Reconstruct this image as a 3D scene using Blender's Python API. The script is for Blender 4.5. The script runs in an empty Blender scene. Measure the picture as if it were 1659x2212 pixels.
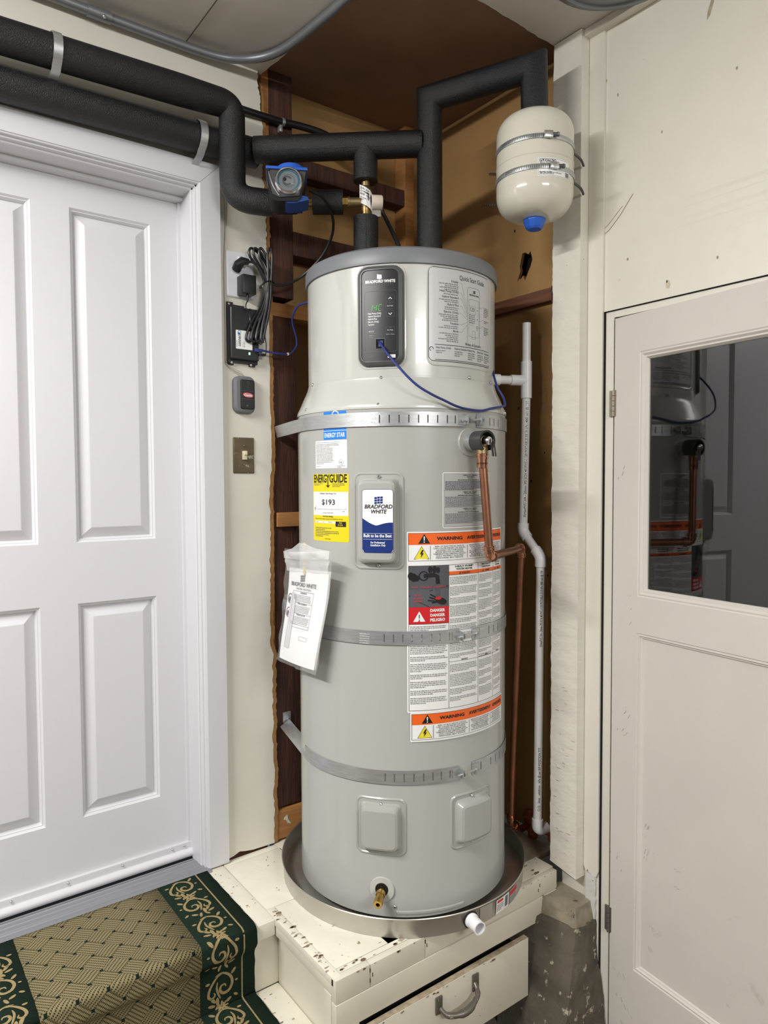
import bpy, bmesh, math, random
from mathutils import Vector, Matrix
from mathutils.geometry import tessellate_polygon
random.seed(7)
PI=math.pi
scene=bpy.context.scene
C=scene.collection

# ---------------------------------------------------------------- camera
FPX=1520.0; CX,CY=829.5,1106.0
yaw,pitch,roll=.929,-.0428,.0045
CAM=Vector((0,0,1.6))
_f=Vector((math.cos(yaw)*math.cos(pitch),math.sin(yaw)*math.cos(pitch),math.sin(pitch)))
_r=_f.cross(Vector((0,0,1))).normalized(); _d=-_r.cross(_f)
RT=math.cos(roll)*_r+math.sin(roll)*_d; DN=-math.sin(roll)*_r+math.cos(roll)*_d; FW=_f
cd=bpy.data.cameras.new('camera'); cam=bpy.data.objects.new('camera',cd); C.objects.link(cam)
cd.sensor_fit='VERTICAL'; cd.sensor_height=24; cd.lens=FPX/2212*24; cd.clip_start=.05
m3=Matrix((RT,-DN,-FW)).transposed()
cam.matrix_world=Matrix.Translation(CAM)@m3.to_4x4()
scene.camera=cam
# ---------------------------------------------------------------- world, lamps, exposure
w=bpy.data.worlds.new('world'); scene.world=w; w.use_nodes=True
w.node_tree.nodes['Background'].inputs[0].default_value=(.93,.96,1,1)
w.node_tree.nodes['Background'].inputs[1].default_value=.22
def area(name,loc,target,sx,sy,power,col=(1,1,1),spread=PI):
    l=bpy.data.lights.new(name,'AREA'); l.shape='RECTANGLE'; l.size=sx; l.size_y=sy; l.energy=power; l.color=col; l.spread=spread
    o=bpy.data.objects.new(name,l); C.objects.link(o); o.location=loc
    o.rotation_euler=(Vector(target)-Vector(loc)).to_track_quat('-Z','Y').to_euler(); return o
area('ceiling_tube_light',(-1.0,1.12,2.78),(-.1,1.2,0),1.2,.12,102,(1,.98,.96))
area('garage_light',(.35,-2.3,2.74),(.75,-.5,0.4),1.2,.5,84,(1,.985,.97))
scene.view_settings.view_transform='Standard'; scene.view_settings.look='None'
scene.view_settings.gamma=1; scene.view_settings.use_curve_mapping=False
scene.view_settings.exposure=-0.30
try: scene.cycles.use_denoising=True
except Exception: pass

# ---------------------------------------------------------------- unprojection of measured points
def ray(x,y): return RT*((x-CX)/FPX)+DN*((y-CY)/FPX)+FW
def on(x,y,ax,val):
    d=ray(x,y); i='XYZ'.index(ax); return CAM+d*((val-CAM[i])/d[i])
def onD(x,y,D):
    d=ray(x,y); return CAM+d*(D/math.hypot(d.x,d.y))
HC=Vector((1.31,1.664,0))
def onH(x,y,R):
    d=ray(x,y); A=d.x**2+d.y**2; B=-(d.x*HC.x+d.y*HC.y); Q=B*B-A*(HC.x**2+HC.y**2-R*R)
    return CAM+d*((-B-math.sqrt(max(Q,0)))/A)
AREF=math.radians(-128.2)
def hu(x,y,R):                       # pixel -> unrolled coordinates on the heater's cylinder
    p=onH(x,y,R); a=math.atan2(p.y-HC.y,p.x-HC.x)
    while a-AREF>PI:a-=2*PI
    while a-AREF<-PI:a+=2*PI
    return (R*(a-AREF),p.z)
def hmap(R):
    def f(u,v,h=0):
        a=AREF+u/R; return Vector((HC.x+(R+h)*math.cos(a),HC.y+(R+h)*math.sin(a),v))
    return f
def pmap(o,U,V,N):
    o,U,V,N=map(Vector,(o,U,V,N))
    return lambda u,v,h=0:o+U*u+V*v+N*h

# ---------------------------------------------------------------- materials
def L(r,g,b):
    f=lambda c:(c/255/12.92 if c/255<=.04045 else ((c/255+.055)/1.055)**2.4)
    return (f(r),f(g),f(b),1)
MATS={}
def mat(name,col,rough=.5,metal=0,spec=.5,bump=0,bscale=50,var=0,vscale=4,specks=None,stretch=None,col2=None,coat=0,emit=None,trans=0,alpha=1,ior=1.5,detail=4,crack=0,blotch=None):
    if name in MATS:return MATS[name]
    m=bpy.data.materials.new(name); m.use_nodes=True; nt=m.node_tree; N=nt.nodes; K=nt.links
    b=N['Principled BSDF']; I=b.inputs
    I['Base Color'].default_value=col; I['Roughness'].default_value=rough; I['Metallic'].default_value=metal
    I['Specular IOR Level'].default_value=spec; I['Coat Weight'].default_value=coat; I['IOR'].default_value=ior
    I['Transmission Weight'].default_value=trans; I['Alpha'].default_value=alpha
    if emit: I['Emission Color'].default_value=emit[0]; I['Emission Strength'].default_value=emit[1]
    tc=N.new('ShaderNodeTexCoord'); mp=N.new('ShaderNodeMapping'); K.new(tc.outputs['Object'],mp.inputs[0])
    if stretch: mp.inputs['Scale'].default_value=stretch
    cur=None
    if var or col2:
        n=N.new('ShaderNodeTexNoise'); n.inputs['Scale'].default_value=vscale; n.inputs['Detail'].default_value=detail; n.inputs['Roughness'].default_value=.6; K.new(mp.outputs[0],n.inputs[0])
        mx=N.new('ShaderNodeMix'); mx.data_type='RGBA'
        c2=col2 or tuple(c*(1-var) for c in col[:3])+(1,)
        c1=col if col2 else tuple(min(1,c*(1+var*.5)) for c in col[:3])+(1,)
        mx.inputs[6].default_value=c1; mx.inputs[7].default_value=c2
        r=N.new('ShaderNodeMapRange'); r.inputs[1].default_value=.35; r.inputs[2].default_value=.65; K.new(n.outputs[0],r.inputs[0]); K.new(r.outputs[0],mx.inputs[0])
        cur=mx.outputs[2]
    def over(fac,colr,cur):
        mx=N.new('ShaderNodeMix'); mx.data_type='RGBA'; K.new(fac,mx.inputs[0])
        if cur: K.new(cur,mx.inputs[6])
        else: mx.inputs[6].default_value=col
        mx.inputs[7].default_value=colr; return mx.outputs[2]
    for sp in (specks or []):
        n=N.new('ShaderNodeTexNoise'); n.inputs['Scale'].default_value=sp[0]; n.inputs['Detail'].default_value=5; n.inputs['Roughness'].default_value=.65
        if len(sp)>3:
            mm=N.new('ShaderNodeMapping'); mm.inputs['Scale'].default_value=sp[3]; K.new(tc.outputs['Object'],mm.inputs[0]); K.new(mm.outputs[0],n.inputs[0])
        else: K.new(tc.outputs['Object'],n.inputs[0])
        r=N.new('ShaderNodeMapRange'); r.inputs[1].default_value=sp[1]; r.inputs[2].default_value=sp[1]+.03; K.new(n.outputs[0],r.inputs[0])
        cur=over(r.outputs[0],sp[2],cur)
    if cur: K.new(cur,I['Base Color'])
    if bump or crack:
        n=N.new('ShaderNodeTexNoise'); n.inputs['Scale'].default_value=bscale; n.inputs['Detail'].default_value=4; K.new(mp.outputs[0],n.inputs[0])
        bp=N.new('ShaderNodeBump'); bp.inputs['Strength'].default_value=1; bp.inputs['Distance'].default_value=bump; K.new(n.outputs[0],bp.inputs['Height']); K.new(bp.outputs[0],I['Normal'])
    MATS[name]=m; return m
M_cream=mat('cream_wall_paint',L(220,217,205),.42,bump=.0012,bscale=18,var=.05,vscale=2.2,specks=[(42,.73,L(140,120,95)),(9,.75,L(196,186,160))])
M_creamR=mat('cream_rough_paint',L(222,219,207),.5,bump=.003,bscale=22,var=.05,vscale=3,stretch=(1,1,1.8),specks=[(60,.71,L(120,105,80)),(14,.73,L(190,180,150))])
M_creamC=mat('cream_ceiling_paint',L(212,208,199),.6,bump=.001,bscale=14,var=.05)
M_white=mat('white_door_paint',L(211,210,214),.38,bump=.0002,bscale=60,specks=[(30,.77,L(170,165,160))])
M_white2=mat('old_white_door_paint',L(209,205,197),.42,bump=.0006,bscale=14,var=.04,vscale=3,specks=[(4.5,.66,L(194,189,180)),(9,.72,L(158,153,146)),(55,.755,L(110,95,80))])
M_shelf=mat('worn_cream_paint',L(230,226,210),.45,bump=.0015,bscale=30,var=.06,vscale=6,specks=[(26,.67,L(150,125,92)),(75,.70,L(95,72,48)),(8,.69,L(200,188,155))])
M_shelfv=mat('cream_cabinet_paint',L(220,215,198),.42,bump=.001,bscale=22,var=.06,vscale=5,specks=[(40,.74,L(90,75,55))])
M_worn=mat('bare_worn_wood_edge',L(172,158,134),.8,var=.3,vscale=40,bump=.002,bscale=90)
M_tan=mat('tan_fibre_board',L(163,127,78),.75,var=.12,vscale=3,bump=.0006,bscale=60,specks=[(40,.75,L(90,58,30))])
M_tanp=mat('torn_brown_paper',L(158,115,66),.85,var=.2,vscale=30,bump=.0015,bscale=60)
M_brown=mat('brown_ceiling_board',L(140,110,90),.75,var=.15,vscale=4,bump=.001,bscale=30)
M_stud=mat('dark_old_wood',L(86,52,38),.75,col2=L(60,35,26),vscale=9,stretch=(6,6,.6),bump=.002,bscale=30,specks=[(60,.74,L(150,125,105))])
M_studh=mat('brown_old_wood',L(112,70,46),.75,col2=L(84,50,34),vscale=9,stretch=(.6,.6,6),bump=.0015,bscale=30)
M_tanw=mat('tan_wood',L(168,118,66),.7,var=.15,vscale=12,stretch=(.6,.6,6),bump=.001,bscale=30)
M_conc=mat('grey_concrete',L(90,84,72),.9,var=.3,vscale=7,bump=.006,bscale=25,specks=[(30,.6,L(165,158,142)),(18,.66,L(80,70,58))])
M_floor=mat('concrete_floor',L(120,108,92),.9,var=.3,vscale=5,bump=.003,bscale=20,specks=[(30,.64,L(80,68,55))])
M_heater=mat('grey_enamel',L(170,171,166),.24,spec=.5,coat=.3,bump=.00012,bscale=9)
M_heater2=mat('light_grey_enamel',L(192,193,187),.22,coat=.3)
M_lid=mat('dark_grey_plastic',L(118,121,125),.42)
M_bezel=mat('charcoal_plastic',L(76,78,80),.38)
M_black=mat('black_plastic',L(26,27,30),.38)
M_blackg=mat('black_gloss_film',L(22,23,27),.38)
M_foam=mat('black_pipe_foam',L(17,18,21),.35,spec=.55,bump=.0024,bscale=400,detail=2,specks=[(420,.66,L(52,55,61))])  # pale specks put the sparkle of the foam skin into the colour
M_foamb=mat('bluish_black_pipe_foam',L(15,18,26),.42,bump=.0022,bscale=400,specks=[(420,.66,L(42,46,56))])  # specks again paint the glossy sparkle of the foam
M_galv=mat('galvanised_steel',L(190,193,194),.34,metal=.72,var=.12,vscale=25,bump=.0002,bscale=200,stretch=(1,1,8))
M_pan=mat('pan_aluminium',L(192,190,182),.33,metal=.8,var=.08,vscale=12)
M_chrome=mat('chrome',L(215,215,218),.22,metal=1)
M_emt=mat('dull_grey_conduit',L(132,136,140),.4,metal=.55)
M_brass=mat('brass',L(190,158,88),.28,metal=1)
M_brassd=mat('dull_brass',L(168,145,105),.4,metal=.9)
M_copper=mat('copper',L(178,124,98),.32,metal=.95,var=.18,vscale=14)
M_copperb=mat('bright_copper_fitting',L(206,150,122),.2,metal=1,bump=.0006,bscale=60)
M_pvc=mat('white_pvc',L(236,236,233),.35)
M_pvcb=mat('bright_white_plastic',L(243,243,246),.35)
M_tank=mat('cream_tank_enamel',L(210,208,193),.14,coat=.4)
M_blue=mat('blue_plastic',L(38,92,190),.35)
M_blued=mat('blue_cable',L(38,52,120),.45)
M_blueh=mat('blue_tape',L(70,92,120),.5)
M_beige=mat('beige_plastic',L(222,205,190),.5)
M_orangef=mat('orange_expanding_foam',L(188,110,66),.8,var=.3,vscale=30,bump=.008,bscale=60)
M_plate=mat('white_plate_plastic',L(222,224,230),.35)
M_swp=mat('worn_brass_plate',L(108,96,72),.4,metal=.4,specks=[(45,.62,L(205,198,180))],var=.15,vscale=20)
M_ivory=mat('ivory_plastic',L(215,205,175),.4)
M_opener=mat('grey_remote_plastic',L(108,110,114),.5)
M_alu=mat('aluminium_threshold',L(146,148,153),.5,metal=.45,var=.06,vscale=10,bump=.0003,bscale=60,stretch=(.4,8,1))
M_rub=mat('black_rubber',L(24,24,25),.6)
M_wire=mat('grey_wire',L(170,165,152),.5)
M_glass=mat('window_glass',(1,1,1,1),.0,trans=1,ior=1.52,spec=.5)
M_dark=mat('unlit_interior_black',L(20,20,21),.9)  # near-black colour in place of the shade in closed-off interiors
M_void=mat('void_black',L(14,11,9),.95)  # near-black colour in place of the shade in holes, gaps and recesses
M_pewter=mat('worn_pewter',L(120,116,108),.4,metal=.7,specks=[(90,.62,L(215,208,190))])
M_hinge=mat('painted_steel_hinge',L(150,142,125),.45,metal=.5,specks=[(80,.6,L(110,85,60))])
M_paper=mat('white_paper',L(236,236,236),.5)
M_bag=mat('clear_plastic_film',(.95,.96,.97,1),.12,alpha=.14)
# print inks
I_w=mat('label_white',L(240,241,240),.35); I_k=mat('ink_black',L(22,22,24),.4); I_g=mat('ink_grey',L(120,122,126),.4)
I_or=mat('ink_orange',L(240,104,34),.35); I_y=mat('ink_yellow',L(226,208,18),.35); I_yb=mat('ink_bright_yellow',L(238,222,60),.35)
I_b=mat('ink_sky_blue',L(20,125,225),.35); I_n=mat('ink_navy',L(30,52,118),.3); I_r=mat('ink_red',L(205,34,42),.35)
I_db=mat('ink_dark_blue',L(30,34,84),.35); I_dg=mat('ink_dark_grey',L(80,82,88),.4); I_sil=mat('ink_silver',L(176,178,176),.3); I_lg=mat('ink_text_grey',L(96,98,104),.4)
I_led=mat('green_led',L(40,120,35),.4,emit=(L(80,215,40),.30)); I_teal=mat('ink_teal',L(40,130,160),.4); I_pink=mat('ink_pink_red',L(205,70,80),.4)

# carpet: basket weave in the UVs of the draped runner (unrolled metres)
def carpet_mat():
    m=bpy.data.materials.new('woven_carpet'); m.use_nodes=True; nt=m.node_tree; N=nt.nodes; K=nt.links
    b=N['Principled BSDF']; b.inputs['Roughness'].default_value=.95; b.inputs['Specular IOR Level'].default_value=.1
    uv=N.new('ShaderNodeUVMap'); sx=N.new('ShaderNodeSeparateXYZ'); K.new(uv.outputs[0],sx.inputs[0])
    def M(op,a,b_=None,c=None):
        n=N.new('ShaderNodeMath'); n.operation=op
        for i,v in enumerate((a,b_,c)):
            if v is None: continue
            if isinstance(v,(int,float)): n.inputs[i].default_value=v
            else: K.new(v,n.inputs[i])
        return n.outputs[0]
    wob=N.new('ShaderNodeTexNoise'); wob.inputs['Scale'].default_value=9; K.new(uv.outputs[0],wob.inputs[0])
    wv=M('MULTIPLY',M('SUBTRACT',wob.outputs[0],.5),.012)
    X=M('ADD',M('SUBTRACT',sx.outputs[0],.4624),wv); Y=M('ADD',M('SUBTRACT',sx.outputs[1],.0917),wv)
    S=.0475
    a=M('DIVIDE',M('ADD',M('MULTIPLY',X,.7071),M('MULTIPLY',Y,.7071)),S)
    c=M('DIVIDE',M('SUBTRACT',M('MULTIPLY',X,.7071),M('MULTIPLY',Y,.7071)),S)
    fa=M('FRACT',a); fc=M('FRACT',c)
    par=M('MODULO',M('ADD',M('FLOOR',a),M('FLOOR',c)),2); par=M('ABSOLUTE',par)
    def stripes(p,q):
        s=M('GREATER_THAN',M('FRACT',M('MULTIPLY',p,6)),.56); d=M('GREATER_THAN',M('FRACT',M('MULTIPLY',q,11)),.36); return M('MULTIPLY',s,d)
    s1=stripes(a,c); s2=stripes(c,a)
    st=M('ADD',M('MULTIPLY',s1,par),M('MULTIPLY',s2,M('SUBTRACT',1,par)))
    edge=M('MAXIMUM',M('MAXIMUM',M('LESS_THAN',fa,.035),M('GREATER_THAN',fa,.965)),M('MAXIMUM',M('LESS_THAN',fc,.035),M('GREATER_THAN',fc,.965)))
    da=M('MINIMUM',fa,M('SUBTRACT',1,fa)); dc=M('MINIMUM',fc,M('SUBTRACT',1,fc)); dot=M('LESS_THAN',M('ADD',da,dc),.12)
    nz=N.new('ShaderNodeTexNoise'); nz.inputs['Scale'].default_value=700; K.new(uv.outputs[0],nz.inputs[0])
    def mix(f,c1,c2):
        mx=N.new('ShaderNodeMix'); mx.data_type='RGBA'
        if isinstance(f,float): mx.inputs[0].default_value=f
        else: K.new(f,mx.inputs[0])
        for i,v in ((6,c1),(7,c2)):
            if isinstance(v,tuple): mx.inputs[i].default_value=v
            else: K.new(v,mx.inputs[i])
        return mx.outputs[2]
    tan=mix(nz.outputs[0],L(112,101,70),L(168,157,122))
    t=mix(st,tan,L(58,53,36)); t=mix(M('MULTIPLY',edge,.5),t,L(84,78,54)); t=mix(dot,t,L(24,38,32))
    K.new(t,b.inputs['Base Color'])
    bp=N.new('ShaderNodeBump'); bp.inputs['Distance'].default_value=.002; K.new(M('SUBTRACT',nz.outputs[0],M('MULTIPLY',st,.6)),bp.inputs['Height']); K.new(bp.outputs[0],b.inputs['Normal'])
    return m
M_carpet=carpet_mat()
M_green=mat('dark_green_pile',L(30,46,36),.95,spec=.1,var=.25,vscale=300,bump=.002,bscale=500)
M_gold=mat('gold_beige_pile',L(160,142,102),.95,spec=.1,var=.2,vscale=300,bump=.002,bscale=500)

# ---------------------------------------------------------------- object helpers
def link(o,parent=None,label=None,cat=None,group=None,kind=None):
    C.objects.link(o)
    if parent: o.parent=parent
    if label:o['label']=label
    if cat:o['category']=cat
    if group:o['group']=group
    if kind:o['kind']=kind
    return o
def thing(name,label=None,cat=None,loc=(0,0,0),group=None,kind=None):
    o=bpy.data.objects.new(name,None); o.location=(0,0,0); o.empty_display_size=.05
    return link(o,None,label,cat,group,kind)
class MB:
    def __init__(s): s.v=[];s.f=[];s.m=[];s.uv=None
    def add(s,vs,fs,mi=0):
        n=len(s.v); s.v+= [tuple(p) for p in vs]; s.f+=[tuple(i+n for i in f) for f in fs]; s.m+=[mi]*len(fs); return s
    def box(s,lo,hi,mi=0,bev=0,fr=None):
        lo,hi=Vector(lo),Vector(hi)
        bm=bmesh.new(); bmesh.ops.create_cube(bm,size=1); c=(lo+hi)/2; d=hi-lo
        for v in bm.verts: v.co=Vector((v.co.x*d.x,v.co.y*d.y,v.co.z*d.z))+c
        if bev: bmesh.ops.bevel(bm,geom=bm.edges[:],offset=bev,segments=2,affect='EDGES',profile=.6)
        if fr:
            for v in bm.verts: v.co=fr(*v.co)
        bm.verts.index_update(); s.add([v.co for v in bm.verts],[[q.index for q in f.verts] for f in bm.faces],mi); bm.free(); return s
    def tube(s,pts,r,seg=12,mi=0,caps=True,closed=False,sm=0):
        P=[Vector(p) for p in pts]
        if sm: P=smooth(P,sm,closed)
        n=len(P); rr=r if hasattr(r,'__len__') else [r]*n
        if len(rr)!=n: rr=[rr[min(len(rr)-1,int(i*len(rr)/n))] for i in range(n)]
        T=[]
        for i in range(n):
            a=P[i-1] if (i>0 or closed) else P[i]; b=P[(i+1)%n] if (i<n-1 or closed) else P[i]; T.append((b-a).normalized())
        t=T[0]; x=t.orthogonal().normalized(); vs=[];F=[]
        for i in range(n):
            t=T[i]; x=(x-t*x.dot(t)).normalized(); y=t.cross(x)
            for k in range(seg):
                a=2*PI*k/seg; vs.append(P[i]+(x*math.cos(a)+y*math.sin(a))*rr[i])
        for i in range(n if closed else n-1):
            j=(i+1)%n
            for k in range(seg): F.append((i*seg+k,i*seg+(k+1)%seg,j*seg+(k+1)%seg,j*seg+k))
        if caps and not closed: F.append(tuple(range(seg))[::-1]); F.append(tuple(range((n-1)*seg,n*seg)))
        return s.add(vs,F,mi)
    def lathe(s,prof,seg=32,mi=0,o=(0,0,0),ax=(0,0,1),a0=0,a1=2*PI,x0=None,cap=False):
        o=Vector(o); ax=Vector(ax).normalized(); x=Vector(x0).normalized() if x0 else ax.orthogonal().normalized(); y=ax.cross(x)
        full=abs(a1-a0-2*PI)<1e-6; n=seg if full else seg+1; vs=[];F=[]
        for r,z in prof:
            for k in range(n):
                a=a0+(a1-a0)*k/seg; vs.append(o+ax*z+(x*math.cos(a)+y*math.sin(a))*r)
        for i in range(len(prof)-1):
            for k in range(seg):
                k2=(k+1)%n; F.append((i*n+k,i*n+k2,(i+1)*n+k2,(i+1)*n+k))
        if cap: F.append(tuple(range(n))[::-1]); F.append(tuple((len(prof)-1)*n+k for k in range(n)))
        return s.add(vs,F,mi)
    def prism(s,loops,fm,h0,h1,mi=0,side=True,mside=None):
        if not hasattr(loops[0][0],'__len__'): loops=[loops]
        tri=tessellate_polygon([[Vector((p[0],p[1],0)) for p in l] for l in loops]); flat=[p for l in loops for p in l]
        s.add([fm(p[0],p[1],h1) for p in flat],tri,mi); s.add([fm(p[0],p[1],h0) for p in flat],tri,mi)
        if side:
            for l in loops:
                n=len(l); s.add([fm(p[0],p[1],h0) for p in l]+[fm(p[0],p[1],h1) for p in l],[(i,(i+1)%n,n+(i+1)%n,n+i) for i in range(n)],mi if mside is None else mside)
        return s
    def mitre(s,pts,r,seg=28,mi=0):
        P=[Vector(p) for p in pts]; n=len(P); D=[(P[i+1]-P[i]).normalized() for i in range(n-1)]; x=D[0].orthogonal().normalized(); vs=[];F=[]; ring=[]
        for k in range(seg):
            a=2*PI*k/seg; ring.append((x*math.cos(a)+D[0].cross(x)*math.sin(a))*r)
        vs+=[P[0]+q for q in ring]
        for i in range(1,n):
            d=D[i-1]; nn=(d+D[i]).normalized() if i<n-1 else d
            vs+=[P[i]+q-d*(q.dot(nn)/d.dot(nn)) for q in ring]
            if i<n-1:
                rot=D[i-1].rotation_difference(D[i]); ring=[rot@q for q in ring]
                # same corner ring serves the next segment
        for i in range(n-1):
            for k in range(seg): F.append((i*seg+k,i*seg+(k+1)%seg,(i+1)*seg+(k+1)%seg,(i+1)*seg+k))
        F.append(tuple(range(seg))[::-1]); F.append(tuple(range((n-1)*seg,n*seg))); return s.add(vs,F,mi)
    def build(s,name,mats,parent=None,smooth_=True,ang=35,**kw):
        me=bpy.data.meshes.new(name); me.from_pydata(s.v,[],s.f)
        for m in (mats if isinstance(mats,(list,tuple)) else [mats]): me.materials.append(m)
        me.polygons.foreach_set('material_index',s.m)
        bm=bmesh.new(); bm.from_mesh(me); bmesh.ops.recalc_face_normals(bm,faces=bm.faces[:])
        if smooth_:
            for f in bm.faces:f.smooth=True
            for e in bm.edges:
                if len(e.link_faces)==2 and e.calc_face_angle(0)>math.radians(ang): e.smooth=False
                elif len(e.link_faces)!=2: e.smooth=False
        bm.to_mesh(me); bm.free()
        o=bpy.data.objects.new(name,me); return link(o,parent,**kw)
def smooth(P,n,closed=False):
    out=[]; N=len(P)
    rng=range(N if closed else N-1)
    for i in rng:
        g=lambda k:P[k%N] if closed else P[max(0,min(N-1,k))]
        a,b,c,d=g(i-1),g(i),g(i+1),g(i+2)
        for k in range(n):
            t=k/n; out.append(.5*((2*b)+(c-a)*t+(2*a-5*b+4*c-d)*t*t+(3*b-a-3*c+d)*t**3))
    if not closed: out.append(P[-1])
    return out
def fillet(P,r,n=6):
    P=[Vector(p) if len(p)==3 else Vector((p[0],p[1],0)) for p in P]; out=[P[0]]
    for i in range(1,len(P)-1):
        a=(P[i-1]-P[i]); b=(P[i+1]-P[i]); d=min(r,a.length*.49,b.length*.49); p0=P[i]+a.normalized()*d; p1=P[i]+b.normalized()*d
        for k in range(n+1):
            t=k/n; out.append(p0*(1-t)**2+P[i]*2*t*(1-t)+p1*t*t)
    out.append(P[-1]); return out
def rloop(u0,v0,u1,v1,rad,nm=8):
    rad=max(min(rad,(u1-u0)/2-1e-5,(v1-v0)/2-1e-5),1e-5)
    us=[];k=5
    for i in range(k+1):
        t=PI/2*i/k; us.append((u0+rad*(1-math.cos(t)),rad*math.sin(t)))
    L_=us[:]
    for i in range(1,nm): L_.append((u0+rad+(u1-u0-2*rad)*i/nm,rad))
    L_+=[(u1+u0-a,b) for a,b in us[::-1]]
    top=[(a,v1-rad+b) for a,b in L_]; bot=[(a,v0+rad-b) for a,b in L_]
    return top,bot
def pillow(mb,fm,u0,v0,u1,v1,loops,mi=0,nm=8,capmi=None,cap=True):
    """loops: (inset,height,corner radius) from outside in"""
    prev=None
    for ins,h,rad in loops:
        t,b=rloop(u0+ins,v0+ins,u1-ins,v1-ins,rad,nm); lp=[fm(p[0],p[1],h) for p in t+b[::-1]]
        if prev:
            n=len(lp); mb.add(prev+lp,[(i,(i+1)%n,n+(i+1)%n,n+i) for i in range(n)],mi)
        prev=lp; nt=len(t)
    if cap:
        n=len(prev); mb.add(prev,[(i,i+1,n-2-i,n-1-i) for i in range(nt-1)],mi if capmi is None else capmi)
    return mb
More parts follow.
